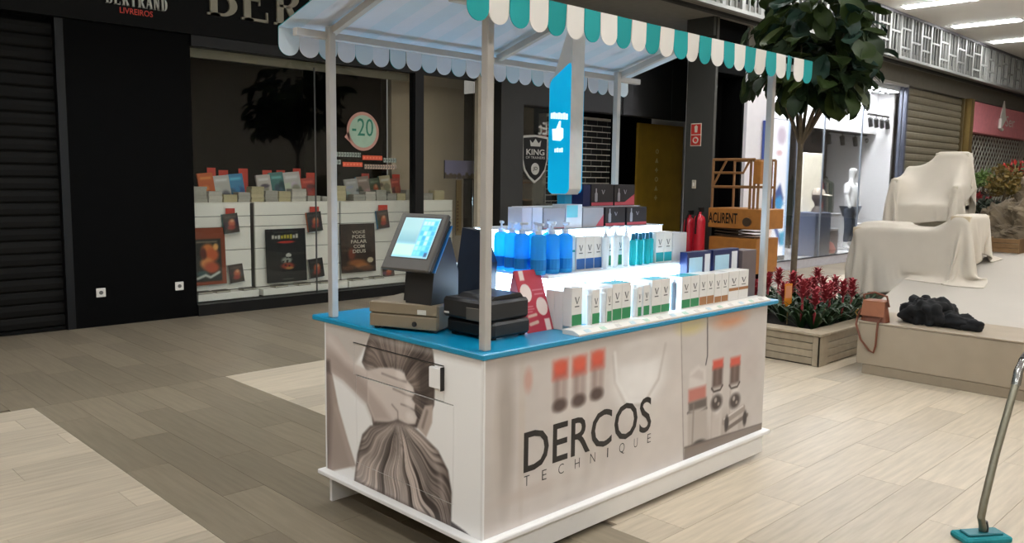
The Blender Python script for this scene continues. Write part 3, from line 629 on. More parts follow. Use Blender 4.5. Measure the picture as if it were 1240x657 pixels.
for zz, nm in ((zr1, 'top_rail'), (zr3, 'mid_rail')):
    MB().tube([(.03, .04, zz), (LW*.83, .04, zz)], .021, 8).build(nm, RO, lf); MB().tube([(.03, .68, zz), (LW*.83, .68, zz)], .021, 8).build(nm, RO, lf)
MB().tube([(.05, .04, zr2), (LW*.62, .04, zr2), (LW*.74, .04, zr1)], .02, 8).build('gate_rail', RO, lf); MB().tube([(.04, .04, zr3), (.28, .04, zr1)], .018, 8).build('brace', RO, lf)
for a in (.04, LW*.76, LW*.83):
    for b_ in (.04, .68): MB().tube([(a, b_, zpt-.02), (a, b_, zr1)], .021, 8).build('rail_post', RO, lf)
MB().cbox(LW*.86, LW*.99, -.05, .2, zr3+.05, zr1-.02, .01).build('control_box', LO, lf); MB().tube([(LW*.9, .05, zpt-.02), (LW*.9, .05, zr3+.06)], .02).build('control_post', RO, lf)
MB().lathe([(.07, 0), (.07, .03)], seg=16, T=Matrix.Translation((LW*.76, -.003, zpt-.2))@Matrix.Rotation(PI/2, 4, 'X')).build('pivot_cap', M('lift dark steel', (60, 44, 28), .5), lf)
a0 = l0[1]-aX(XL, 858, 265)[1]; a1 = l0[1]-aX(XL, 893, 265)[1]
text_obj('lettering', 'ACLIRENT', CHARC, (a0, -.002, zpt-.24), (1, 0, 0), (0, 0, 1), .17, a1-a0, parent=lf, depth=.003, offset=.02)

# ================================================================== WHITE SHOP (plane Y = 5)
YS = 5.0
SWH = M('shop white', (228, 226, 230), .5, var=.02); INW = M('shop inner white', (226, 224, 224), .6, var=.03)
xw0, xw1 = 11.28, 17.62
struct(MB().box(10.62, xw0, YS, YS+.3, 0, 3.86).build('trim_6', SWH), 'white pier at the left of the bright clothes shop')
struct(MB().box(10.62, 36, YS+.02, YS+.4, 3.86, 4.24).build('trim_7', M('grey shop header', (112, 108, 98), .6)), 'grey header band above the right-hand shops')
w2 = struct(thing('window_2', 'bright clothes shop window', 'window', (0, YS, 0)), 'tall glass front of the bright clothes shop'); del w2['category']
MB().box(xw0, xw1, 0, .06, .17, .185).build('sill_line', M('dark sill line', (50, 50, 56), .5), w2); MB().box(xw0, xw1, .01, .06, .0, .17).build('plinth', M('brushed plinth', (206, 206, 216), .25, .3), w2)
xg = [xw0, aY(YS, 967, 200)[0], aY(YS, 998, 200)[0], aY(YS, 1043, 200)[0], aY(YS, 1088, 200)[0], xw1]
for a, b_ in zip(xg[:-1], xg[1:]): MB().box(a+.006, b_-.006, .02, .032, .185, 3.84).build('pane', GLASS, w2)
for a in xg[1:4]: MB().box(a-.012, a+.012, .014, .04, .185, 3.84).build('mullion', M('steel mullion', (130, 136, 146), .4, .4), w2)
MB().box(xg[4]-.02, xg[4]+.05, .0, .06, .185, 3.84).box(xw1-.08, xw1+.02, -.02, .08, 0, 3.86).build('frame_post', M('blue grey frame', (74, 78, 92), .4), w2); MB().box(xg[3]-.1, xw1, -.02, .05, 3.80, 3.86).build('top_trim', M('bright trim', (200, 198, 190), .3, .6), w2)
struct(MB().box(12.4, 18.0, 8.2, 8.3, 0, 3.9).box(12.4, 12.5, 6.3, 8.2, 0, 3.9).box(10.73, 12.5, 6.2, 6.3, 0, 3.9).box(17.9, 18.0, 5.4, 8.3, 0, 3.9).build('wall_inner_shop', INW), 'white inner walls of the clothes shop')
struct(MB().box(10.72, 17.9, 5.1, 6.2, 3.72, 3.85).box(12.5, 17.9, 6.2, 8.2, 3.72, 3.85).build('ceiling_shop', INW), 'white ceiling inside the clothes shop')
struct(MB().box(xw0, 17.9, 5.06, 6.2, .05, .17).box(12.5, 17.9, 6.2, 8.2, .05, .17).build('floor_shop', M('glossy shop floor', (230, 230, 232), .2)), 'glossy white display floor of the clothes shop')
zb_ = aY(5.75, 1010, 157)[2]
struct(MB().box(xw0, 17.85, 5.75, 5.85, zb_, 3.72).build('trim_8', INW), 'white bulkhead inside the clothes shop window')
struct(MB().box(12.6, 17.8, 6.9, 7.0, .17, 3.0).build('wall_dark_shop', M('dim shop back', (74, 66, 64), .8, var=.3, scale=1.5)), 'dim back wall of the clothes shop')
SE = M('shop fill light', (255, 255, 255), .5, emit=110.0, erg=(246, 248, 255))  # panels added to brighten the mannequin and window display
for i, (x, y) in enumerate(((12.0, 5.35), (13.3, 5.35), (14.6, 5.35), (15.9, 5.35), (17.1, 5.35))):
    t = thing('fill_panel_light', ORD[i]+' added fill light from the left under the clothes shop ceiling', 'light', (x, y, 3.72), 0, 'added fill lights in the clothes shop'); MB().box(-.45, .45, -.2, .2, -.012, -.001).build('frame', HOU, t); MB().box(-.42, .42, -.17, .17, -.02, -.012).build('diffuser', SE, t)
# lightbox with a fashion picture
b0 = aY(YS+.2, 929, 311); b1 = aY(YS+.2, 958, 146); LBW = b1[0]-b0[0]; LBH = b1[2]-b0[2]
t = thing('fashion_lightbox', 'tall glowing fashion picture in the clothes shop window', 'lightbox', (b0[0], YS+.2, b0[2])); MB().cbox(-.02, LBW+.02, .002, .1, .171-b0[2], LBH+.02, .01).build('casing', M('blue grey frame', (74, 78, 92), .4), t)
p = Paint(0, LBW, 0, LBH, .025, (244, 242, 250))
def q_(pts): return [((aY(YS+.2, a, b_)-b0)[0], (aY(YS+.2, a, b_)-b0)[2]) for a, b_ in pts]
p.poly(q_([(932, 245), (945, 222), (949, 240), (938, 268), (946, 290), (944, 297), (937, 275), (930, 262)]), (70, 90, 150), .03); p.poly(q_([(938, 242), (945, 236), (949, 246), (944, 256), (938, 252)]), (70, 150, 205), .03); p.poly(q_([(944, 282), (950, 280), (949, 296), (945, 297)]), (60, 160, 200), .03)
p.poly(q_([(933, 258), (940, 250), (938, 275), (932, 268)]), (226, 180, 176), .03); p.ell(*q_([(947, 164)])[0], .16, .16, (206, 190, 206), .6); p.ell(*q_([(944, 185)])[0], .1, .05, (226, 190, 196), .6)
p.poly(q_([(929, 240), (934, 250), (934, 280), (929, 300)]), (226, 196, 180), .05); p.rect(LBW*.93, LBW, 0, LBH, (120, 170, 226), .06)
p.build('picture', (0, 0, 0), (1, 0, 0), (0, 0, 1), M_print('lightbox film', 1.3), t)
l2 = aY(YS+.3, 922, 191); t = thing('slim_lightbox', 'slim blue-white light panel left of the fashion picture', 'lightbox', (aY(YS-.02, 921, 220)[0], YS-.06, 1.75)); MB().cbox(0, .12, 0, .05, 0, .95, .008).build('casing', M('slim casing', (60, 80, 150), .4), t); MB().box(.03, .12, -.004, 0, .02, .93).build('diffuser', M('slim glow', (220, 235, 255), .5, emit=1.6), t)
b0 = aY(YS+.6, 968, 311); b1 = aY(YS+.6, 998, 186)
tag(MB().cbox(b0[0], b1[0], YS+.6, YS+.67, .171, b1[2], .01).build('backdrop_panel', M('cream backdrop', (246, 238, 220), .5, emit=.35)), 'tall cream glowing backdrop panel behind the display cubes', 'panel')
# display cubes
CUB = M('blue grey cube', (104, 114, 140), .4); c0_ = aY(YS+.1, 986, 308); c1_ = aY(YS+.1, 1007, 257)
t = thing('display_cube', 'tall blue-grey display cube with open shelf', 'cube', (c0_[0], YS+.1, .1705)); cw = c1_[0]-c0_[0]; ch = c1_[2]-.17
MB().cbox(0, cw, 0, .5, 0, ch, .01).build('body', CUB, t); MB().cbox(cw+.003, cw+.45, .0, .5, ch*.9, ch*.97, .006).build('shelf', M('pale shelf', (200, 200, 206), .4), t); MB().cbox(cw+.003, cw+.62, .1, .5, ch*.55, ch*.6, .006).cbox(cw+.59, cw+.62, .1, .5, 0, ch*.55, .006).cbox(cw+.003, cw+.62, .47, .5, 0, ch*.9, .006).build('side_shelf', M('pale shelf', (200, 200, 206), .4), t)
tag(MB().lathe([(.0, 0), (.16, .02), (.19, .1), (.13, .22), (.05, .27)], (c0_[0]+cw+.25, YS+.28, .1715), 14).build('pink_bag', M('pink felt', (196, 120, 116), .8), smooth=True), 'round pink bag under the side shelf of the display cube', 'bag')
def skin_mesh(name, pts, edges, rad, mat, parent, root=0, sub=2):
    me = bpy.data.meshes.new(name); me.from_pydata(pts, edges, []); o = bpy.data.objects.new(name, me); COL.objects.link(o)
    md = o.modifiers.new('s', 'SKIN'); md.use_smooth_shade = True
    for i, r in enumerate(rad): me.skin_vertices[0].data[i].radius = (r, r) if not isinstance(r, tuple) else r; me.skin_vertices[0].data[i].use_root = (i == root)
    m2 = o.modifiers.new('u', 'SUBSURF'); m2.levels = sub; m2.render_levels = sub
    dg = bpy.context.evaluated_depsgraph_get(); m = bpy.data.meshes.new_from_object(o.evaluated_get(dg)); bpy.data.objects.remove(o); bpy.data.meshes.remove(me)
    m.materials.clear(); m.materials.append(mat); m.polygons.foreach_set('use_smooth', [True]*len(m.polygons)); return link(name, m, parent)
# cap bust on the cube
t = thing('cap_bust', 'dark display head wearing a pale cap on the display cube', 'mannequin head', (c0_[0]+cw*.75, YS+.32, .1715+ch))
MB().lathe([(.13, 0), (.11, .06), (.06, .12), (.07, .18), (.12, .26), (.125, .34), (.09, .42), (.03, .45)], seg=16).build('head', M('dark bust', (92, 80, 76), .5), t, True)
MB().lathe([(.135, 0), (.13, .06), (.09, .12), (.02, .14)], (0, 0, .35), 16).prism([(-.12, -.08, .355), (.12, -.08, .355), (.09, -.26, .33), (-.09, -.26, .33)], (0, 0, .015)).build('cap', M('pale cap', (206, 192, 176), .7), t, True)
# mannequin
mp = aY(YS+.5, 1027, 300); HM = 1.83
t = thing('mannequin', 'white mannequin in white shirt and dark trousers in the shop window', 'mannequin', (mp[0], YS+.5, .17), PI)
MW = M('mannequin white', (240, 240, 240), .4)
pts = [(0, 0, .98), (0, 0, 1.15), (0, .0, 1.38), (0, 0, 1.52), (0, -.01, 1.62), (0, .02, 1.72), (0, .01, 1.80), (.19, 0, 1.42), (.25, .02, 1.14), (.24, .1, .92), (-.19, 0, 1.42), (-.25, .02, 1.14), (-.24, .1, .92), (.1, 0, .9), (.12, .02, .5), (.12, -.02, .08), (.13, .12, .03), (-.1, 0, .9), (-.12, .02, .5), (-.12, -.02, .08), (-.13, .12, .03)]
ed = [(0, 1), (1, 2), (2, 3), (3, 4), (4, 5), (5, 6), (2, 7), (7, 8), (8, 9), (2, 10), (10, 11), (11, 12), (0, 13), (13, 14), (14, 15), (15, 16), (0, 17), (17, 18), (18, 19), (19, 20)]
skin_mesh('body', pts, ed, [.14, .12, .15, .06, .06, .095, .085, .06, .042, .035, .06, .042, .035, .09, .06, .045, .04, .09, .06, .045, .04], MW, t)
skin_mesh('shirt', [(0, 0, .88), (0, 0, 1.15), (0, 0, 1.39), (.2, 0, 1.42), (.25, .01, 1.2), (-.2, 0, 1.42), (-.25, .01, 1.2)], [(0, 1), (1, 2), (2, 3), (3, 4), (2, 5), (5, 6)], [(.2, .15), (.17, .14), (.18, .13), .085, .075, .085, .075], M('white shirt', (248, 248, 250), .7), t)
skin_mesh('trousers', [(0, 0, .95), (.1, 0, .86), (.12, .02, .5), (.12, -.02, .14), (-.1, 0, .86), (-.12, .02, .5), (-.12, -.02, .14)], [(0, 1), (1, 2), (2, 3), (0, 4), (4, 5), (5, 6)], [.16, .11, .08, .06, .11, .08, .06], M('dark trousers', (52, 62, 78), .8), t)
MB().lathe([(.26, 0), (.26, .015), (.03, .02)], (0, 0, .0), 24).build('base_plate', M('mannequin base', (200, 200, 204), .3), t)
# second figure and clothes rack added in place of plant and sign reflections
t = thing('reflection_rack', 'rack of dark and red garments added in place of glass reflections', 'rack', (15.9, 6.4, .17)); MB().tube([(-.8, 0, 0), (-.8, 0, 1.6), (.9, 0, 1.6), (.9, 0, 0)], .015).build('frame', CHARC, t)
for k in range(12):
    c = [(46, 58, 48), (70, 72, 66), (120, 50, 50), (40, 44, 52), (96, 92, 80)][k % 5]; MB().prism([(-.72+.135*k, -.02, 1.56), (-.72+.135*k, -.2, 1.46), (-.72+.135*k, -.22, .5+.1*(k % 3)), (-.72+.135*k, .22, .5+.1*(k % 3)), (-.72+.135*k, .2, 1.46)], (.09, 0, 0)).build('reflection_garment', M('garment %d' % (k % 5), c, .9), t)
t = thing('white_chair', 'small white chair with a pale shirt on it in the shop window corner', 'chair', (16.9, YS+.45, .17))
for (a, b_) in ((-.25, 0), (.25, 0), (-.25, .4), (.25, .4)): MB().box(a-.025, a+.025, b_-.025, b_+.025, 0, .5 if b_ == 0 else 1.2).build('leg', MW, t)
MB().cbox(-.28, .28, -.03, .43, .5, .55, .01).build('seat', MW, t); MB().cbox(-.28, .28, .385, .425, .9, 1.2, .01).build('backrest', MW, t); MB().cbox(-.3, .3, .33, .46, 1.0, 1.45, .05).build('shirt', M('white shirt', (248, 248, 250), .7), t)
# spot lights on two tracks
SP = M('spot black', (26, 26, 28), .4)
def spot_track(px0, py0, px1, py1, n, y, label):
    a = aY(y, px0, py0); b_ = aY(y, px1, py1); t = thing('spot_track', label, 'track light', (a[0], y, a[2]+.16)); L_ = b_[0]-a[0]
    MB().box(-.1, L_+.1, -.02, .02, -.02, .02).build('track', SP, t); MB().box(-.05, -.03, -.005, .005, .02, 3.72-a[2]-.16).box(L_+.03, L_+.05, -.005, .005, .02, 3.72-a[2]-.16).build('hanger', SP, t)
    for k in range(n):
        x = L_*k/(n-1); T = Matrix.Translation((x, -.02, -.16))@Matrix.Rotation(-.35, 4, 'Y'); MB().lathe([(.05, -.12), (.055, .08), (.03, .1)], seg=10, T=T).build('spot', SP, t); MB().box(x-.01, x+.01, -.03, -.01, -.08, -.02).build('bracket', SP, t)
spot_track(1050, 102, 1078, 109, 5, 5.35, 'upper track of five black spot lights in the clothes shop'); spot_track(1053, 147, 1080, 151, 5, 5.5, 'middle track of five black spot lights in the clothes shop'); spot_track(985, 166, 1078, 166, 7, 6.0, 'long rear track of black spot lights in the clothes shop')

# ---- closed shutter and pink shop further right
x0, x1 = 17.72, 21.5
s3 = thing('roller_shutter', 'closed beige-grey roller shutter between the clothes shop and the pink sign', 'shutter', (x0, YS+.1, 0)); SB = M('beige shutter steel', (122, 114, 96), .45, .2, var=.1, rnd=.06)
slat = MB().prism([(0, 0, .004), (0, -.02, .03), (0, -.028, .08), (0, -.02, .14), (0, 0, .164)], (x1-x0, 0, 0)).mesh('slat', SB)
for k in range(23): o = link('slat', slat, s3); o.location.z = .02+.166*k
MB().box(-.1, 0, -.08, .05, 0, 3.86).build('guide_rail', M('bronze frame', (96, 84, 58), .35, .5), s3); MB().box(x1-x0, x1-x0+.1, -.08, .05, 0, 3.86).build('guide_rail', M('bronze frame', (96, 84, 58), .35, .5), s3)
pk = thing('shop_sign', 'pink shop fascia with a white diamond emblem', 'sign', (21.95, YS, 3.02)); MB().cbox(0, 8, -.06, .2, 0, .8, .01).build('board', M('pink fascia', (228, 140, 146), .5), pk)
ec = aY(YS-.07, 1214, 140); ex = ec[0]-21.95; ez = ec[2]-3.02
MB().prism([(ex-.2, -.09, ez-.05), (ex+.0, -.09, ez-.32), (ex+.3, -.09, ez-.1), (ex+.05, -.09, ez+.42)], (0, .03, 0)).build('emblem', WHITE, pk); MB().tube([(ex-.25, -.1, ez-.1), (ex-.3, -.1, ez-.35), (ex-.05, -.1, ez-.4)], .05, 6).build('emblem_swash', WHITE, pk)
text_obj('lettering', 'Ser', WHITE, (ex+.35, -.062, ez-.28), (1, 0, 0), (0, 0, 1), .3, .9, parent=pk, depth=.004)
MB().box(-.25, 0, -.1, .2, -3.02, .84).build('frame_post', M('gold frame', (150, 126, 76), .3, .6), pk)
gr = thing('folding_grille', 'diagonal metal security grille below the pink shop sign', 'grille', (21.95, YS+.1, 0)); GM = M('grille steel', (190, 186, 174), .4, .3)
for k in range(34):
    x = -3+.26*k; b = MB(); lo, hi = max(0, -x), min(2.98, 7-x)
    if hi > lo: b.tube([(x+lo, 0, lo), (x+hi, 0, hi)], .016, 4); b.build('diagonal_bar', GM, gr)
    b = MB(); lo, hi = max(0, x+3-7), min(2.98, x+3)
    if hi > lo: b.tube([(x+3-lo, .03, lo), (x+3-hi, .03, hi)], .016, 4); b.build('diagonal_bar', GM, gr)
struct(MB().box(21.9, 36, 7.4, 7.5, 0, 4.2).build('wall_right_shop', M('pink shop interior', (110, 86, 72), .8, var=.3, scale=1.2)), 'dim interior wall behind the grille')
struct(MB().box(36, 36.2, -9, 8, 0, 5.2).build('wall_right', M('far wall paint', (196, 186, 170), .8)), 'far end wall of the mall')

# ================================================================== KIOSK
L, W, HC, HL = 2.287, 1.169, .92, .165
K = thing('kiosk', 'white promotional kiosk with blue counter and striped scalloped canopy', 'kiosk')
KW = M('kiosk white', (240, 239, 237), .4, var=.015); BLUE = M('blue countertop', (6, 138, 180), .3, var=.03); INK = M('dark ink', (40, 36, 34), .5)
MB().box(.014, L, .012, W, HL, HC).build('body', M('kiosk dark gap', (92, 86, 80), .7), K)
MB().cbox(-.012, L+.11, -.012, W+.11, HC+.001, HC+.027, .005).build('countertop', BLUE, K)
MB().cbox(-.04, L+.04, -.035, W+.03, HL-.024, HL-.001, .004).build('base_ledge', KW, K)
MB().cbox(.0, L+.012, .0, .02, .022, HL-.025, .002).build('kick_panel', KW, K); MB().cbox(.0, L+.012, W-.04, W-.02, .0, HL-.025, .002).build('kick_panel', KW, K)
for x in (.25, 1.15, 2.05):
    for y in (.25, .9): MB().lathe([(.03, 0), (.03, .04), (.02, .045), (.02, HL-.026)], (x, y, .001), 12).build('caster', CHARC, K)
MB().box(L+.0, L+.012, .012, W, HL, HC).build('end_panel', KW, K)
MB().box(.0, L, W+.001, W+.012, HL, HC).build('back_panel', KW, K)
# ---- printed long side
def fu(px, py): p = aY(0, px, py); return (p[0], p[2])
P = Paint(0, L, HL, HC, .005, (206, 197, 190))
P.noise(.10, 1, 4)
P.blend(.35*np.clip((P.U-.9)/1.4, 0, 1)*np.ones_like(P.V), (200, 194, 190))
for (a, b_, ru, rv, c, al) in ((612, 520, .05, .30, (142, 130, 118), .55), (632, 520, .02, .34, (198, 186, 174), .8), (600, 560, .03, .2, (200, 190, 180), .6), (720, 540, .09, .14, (190, 178, 168), .6), (775, 455, .20, .17, (224, 219, 214), .8), (775, 462, .16, .11, (236, 232, 228), .6), (640, 460, .025, .05, (196, 130, 112), .6), (655, 590, .3, .03, (196, 182, 172), .6), (740, 585, .04, .12, (205, 196, 190), .6)):
    u, v = fu(a, b_); P.ell(u, v, ru, rv, c, .9, al)
for (a, b_, dk) in ((679, 449, 0), (702, 444, 0), (724, 437, 0)):
    u, v = fu(a, b_)
    P.rect(u-.040, u+.040, v-.58, v-.1, (214, 206, 198), .03, .7); P.rect(u-.038, u+.038, v-.17, v, (128, 104, 96), .02, .85); P.rect(u-.012, u+.026, v-.16, v-.03, (196, 180, 172), .02, .8); P.ell(u, v-.155, .046, .03, (70, 54, 50), .7, .9); P.rect(u-.045, u+.045, v-.03, v+.045, (206, 78, 60), .022); P.ell(u, v+.02, .04, .03, (222, 88, 66), .7, .8)
u, v = fu(775, 450); P.ell(u, v-.02, .205, .165, (234, 230, 226), .5, .55); P.ell(u, v+.09, .19, .05, (196, 186, 178), .6, .5); P.ell(u, v-.05, .15, .1, (246, 243, 240), .8, .5)
P.stroke([(u-.21, v+.11), (u-.19, v-.02), (u-.10, v-.15), (u+.04, v-.17), (u+.16, v-.06), (u+.21, v+.11)], .012, (168, 156, 147), .012, .6); P.stroke([(u-.2, v+.12), (u-.18, v-.02), (u-.09, v-.14), (u+.04, v-.155)], .012, (250, 248, 246), .012, .8)
u, v = fu(790, 500); P.ell(u, v, .07, .05, (214, 206, 198), .8, .8)
# right part: still life behind a seam
edge = [fu(825, 386), fu(828, 556), (L+.05, HL-.05), (L+.05, HC+.05)]
P.poly(edge, (194, 186, 180), .01, .75)
for (a, b_, ru, rv, c, al) in ((838, 392, .13, .05, (206, 190, 120), .8), (885, 383, .17, .06, (204, 132, 92), .85), (893, 412, .16, .07, (190, 180, 176), .8), (912, 470, .06, .09, (196, 188, 182), .7), (910, 440, .1, .1, (186, 174, 168), .6), (880, 520, .2, .1, (156, 142, 132), .6)):
    u, v = fu(a, b_); P.ell(u, v, ru, rv, c, .9, al)
for (a, b_, c_, d) in ((870, 436, 868, 487), (891, 433, 890, 485)):
    u, v = fu(a, b_); u2, v2 = fu(c_, d); wv = .056
    P.rect(u-wv, u+wv, v-.60, v-.02, (206, 198, 192), .012); P.rect(u-wv*.92, u+wv*.92, v-.15, v-.03, (90, 72, 66), .014); P.rect(u-wv*.3, u+wv*.2, v-.14, v-.04, (128, 106, 98), .012, .6); P.rect(u-wv*.95, u+wv*.95, v-.045, v+.005, (208, 80, 64), .012)
    P.stroke([(u-wv, v-.15), (u-wv*.6, v-.172), (u+wv*.6, v-.172), (u+wv, v-.15)], .012, (64, 52, 48)); P.rect(u-wv*.9, u-wv*.6, v-.6, v-.18, (168, 156, 148), .008, .7); P.rect(u-wv*.1, u+wv*.6, v-.33, v-.19, (232, 227, 223), .012, .8)
    P.ell(u2, v2, wv*1.0, .045, (60, 50, 47), .6); P.ell(u2-.012, v2+.016, .014, .014, (168, 156, 150), .6); P.ell(u2+.02, v2-.012, .012, .01, (150, 138, 130), .6); P.rect(u2-wv*.8, u2+wv*.8, v2-.2, v2-.06, (186, 174, 166), .015, .7)
u, v = fu(843, 446); P.poly([fu(834, 470), fu(836, 450), fu(846, 442), fu(855, 446), fu(855, 468)], (214, 206, 200), .012); P.poly([fu(836, 456), fu(846, 447), fu(852, 450), fu(852, 460)], (190, 178, 172), .01, .7)
P.poly([fu(834, 472), fu(855, 466), fu(855, 482), fu(834, 488)], (190, 112, 100), .012); P.poly([fu(834, 488), fu(856, 481), fu(856, 492), fu(834, 499)], (96, 86, 80), .01); P.stroke([fu(833, 500), fu(845, 501), fu(856, 494)], .014, (56, 50, 48)); P.poly([fu(833, 500), fu(856, 494), fu(857, 536), fu(833, 545)], (176, 166, 158), .01); P.noise(.03, 5, 20)
u, v = fu(846, 540); P.ell(u, v, .075, .035, (44, 38, 36), .5); P.rect(u-.07, u-.055, v, v+.25, (128, 116, 108), .006, .7)
P.stroke([fu(877, 510), fu(900, 494)], .045, (150, 138, 130)); P.stroke([fu(877, 507), fu(900, 491)], .012, (214, 206, 200)); P.stroke([fu(879, 520), fu(905, 502)], .025, (110, 98, 90))
for a, b_ in ((880, 512), (902, 506)): u, v = fu(a, b_); P.ell(u, v, .022, .045, (52, 44, 42), .6)
P.poly([fu(829, 541), fu(924, 512), fu(924, 530), fu(828, 560)], (122, 108, 98), .008); P.stroke([fu(829, 542), fu(924, 512)], .006, (84, 74, 68)); P.stroke([fu(825, 388), fu(828, 556)], .006, (128, 116, 108)); P.stroke([fu(857, 383), fu(857, 430), fu(855, 441)], .009, (44, 40, 40))
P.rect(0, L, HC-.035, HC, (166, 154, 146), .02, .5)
P.c = 255*(np.clip(P.c, 0, 255)/255)**.88
fp = MB().box(.0, L, .0025, .012, HL, HC).build('front_panel', KW, K); P.build('panel_print', (0, .0012, 0), (1, 0, 0), (0, 0, 1), PRINT, fp)
z0 = .392; x0 = fu(634, 572)[0]; x1 = fu(788, 525)[0]
text_obj('lettering', 'DERCOS', INK, (x0, .0009, z0), (1, 0, 0), (0, 0, 1), .182, x1-x0, parent=fp, depth=.0006, offset=.008)
for k, c in enumerate('TECHNIQUE'):
    xx = .243+(1.158-.243-.035)*k/8; wdt = .012 if c == 'I' else .034
    wdt = {'I': .008, 'Q': .042, 'N': .036, 'H': .034, 'C': .036, 'T': .034}.get(c, .029)
    text_obj('lettering', c, INK, (xx+(.034-wdt)/2, .0009, .333-(.010 if c == 'Q' else 0)), (1, 0, 0), (0, 0, 1), .046+(.010 if c == 'Q' else 0), wdt, parent=fp, depth=.0006, offset=-.012)
# ---- printed short side: hair held up by a hand; drawer and door are real pieces
def eu(px, py): p = aX(0, px, py); return (-p[1], p[2])
E_ = Paint(-W, 0, HL, HC, .004, (247, 246, 244)); SK = (200, 186, 178)
def cr(pts, s=3.65, ox=380, oy=380): return [eu(ox+a/s, oy+b_/s) for a, b_ in pts]
def c2(pts): return cr(pts, 4.183, 420, 500)
E_.poly(cr([(40, 40), (250, 80), (235, 130), (180, 225), (110, 140), (40, 80)]), (198, 190, 182), .01)
E_.poly(cr([(252, 80), (232, 140), (213, 212), (238, 262), (250, 400), (262, 490), (330, 500), (372, 482), (455, 500), (505, 468), (530, 400), (533, 260), (526, 170), (512, 125), (400, 95)]), (58, 48, 44), .006)
r_ = np.random.default_rng(21)
def n1(x, seed):
    """smooth one-dimensional value noise"""
    g = np.random.default_rng(seed).random(512); i = np.floor(x).astype(int); f = x-i; f = f*f*(3-2*f); return g[i % 512]*(1-f)+g[(i+1) % 512]*f
def strands(pts, gather, soft, dark, light, seed, wave, edge):
    """hair combed towards a gathering point, painted strand by strand inside an outline"""
    gu, gv = gather; du = E_.U-gu; dv = E_.V-gv; th = np.arctan2(du, -dv); r = np.hypot(du, dv)
    ph = th+wave*np.sin(r*11+1.3*np.sin(2*th+seed))*np.clip(r/.25, 0, 1)+.03*np.sin(r*31+5*th)
    t = .28*n1(ph*7+40, seed)+.36*n1(ph*24+90, seed+1)+.36*n1(ph*62+200+r*3, seed+2)+.22*(n1(r*9+ph*2.2+60, seed+3)-.5)
    t = np.clip((t-.22)/.52, 0, 1); d_ = E_.sd(pts); t *= np.clip(.35+(-d_)/edge, .35, 1); t *= np.clip(.45+r/.16, .45, 1)
    c = np.array(dark)[None, None]*(1-t[..., None])+np.array(light)[None, None]*t[..., None]; a = np.clip(.5-d_/(2*soft), 0, 1)[..., None]; E_.c = E_.c*(1-a)+c*a
HEAD = cr([(252, 80), (232, 140), (213, 212), (238, 262), (250, 400), (262, 490), (330, 500), (372, 482), (455, 500), (505, 468), (530, 400), (533, 260), (526, 170), (512, 125), (400, 95)])
strands(HEAD, cr([(365, 330)])[0], .006, (46, 37, 34), (150, 134, 124), 5, .05, .05)
E_.ell(*cr([(345, 170)])[0], .10, .05, (176, 160, 150), .9, .45); E_.ell(*cr([(490, 300)])[0], .05, .10, (40, 32, 30), .9, .7)
E_.poly(cr([(490, 405), (526, 400), (522, 480), (496, 543), (455, 500)]), (186, 170, 160), .005); E_.stroke(cr([(500, 430), (480, 500)]), .012, (120, 104, 96), .008)
# arm, hand
E_.poly(cr([(48, 235), (80, 262), (110, 420), (150, 560), (185, 670), (50, 700)]), (164, 148, 138), .006); E_.poly(cr([(48, 235), (66, 258), (80, 420), (70, 680), (48, 690)]), (120, 104, 98), .02, .8); E_.stroke(cr([(100, 420), (140, 560), (170, 660)]), .03, (186, 172, 162), .02, .7)
E_.poly(cr([(48, 75), (105, 100), (180, 222), (240, 250), (300, 262), (300, 470), (265, 472), (232, 395), (130, 292), (70, 252), (48, 240)]), SK, .006)
E_.poly(cr([(48, 150), (120, 180), (230, 300), (290, 400), (300, 468), (265, 470), (232, 392), (130, 290), (70, 250), (48, 238)]), (158, 141, 132), .03, .75)
E_.stroke(cr([(70, 110), (140, 200), (230, 260), (330, 300)]), .035, (224, 214, 207), .03, .8); E_.poly(cr([(48, 200), (70, 205), (75, 262), (48, 255)]), (70, 58, 56), .012, .8)
hand = [(235, 252), (290, 236), (350, 238), (400, 262), (410, 292), (438, 322), (446, 352), (432, 376), (447, 396), (444, 428), (456, 458), (448, 486), (415, 488), (370, 466), (335, 478), (268, 472), (236, 392)]
E_.poly([(a+.006, b_-.008) for a, b_ in cr(hand)], (70, 56, 52), .012, .7); E_.poly(cr(hand), (214, 202, 194), .005); E_.poly(cr([(240, 330), (300, 400), (345, 470), (268, 470), (236, 390)]), (170, 152, 143), .02, .7)
for s_ in ([(300, 262), (360, 285), (408, 300)], [(350, 330), (400, 352), (442, 368)], [(385, 398), (420, 410), (447, 428)], [(345, 400), (370, 430), (372, 466)]): E_.stroke(cr(s_), .006, (112, 94, 86), .005, .85)
for a, b_ in ((380, 268), (415, 335), (420, 390), (425, 455)): E_.ell(*cr([(a, b_)])[0], .03, .022, (236, 226, 220), .9, .8)
E_.stroke(cr([(255, 262), (330, 300), (400, 330)]), .012, (204, 190, 180), .012, .7)
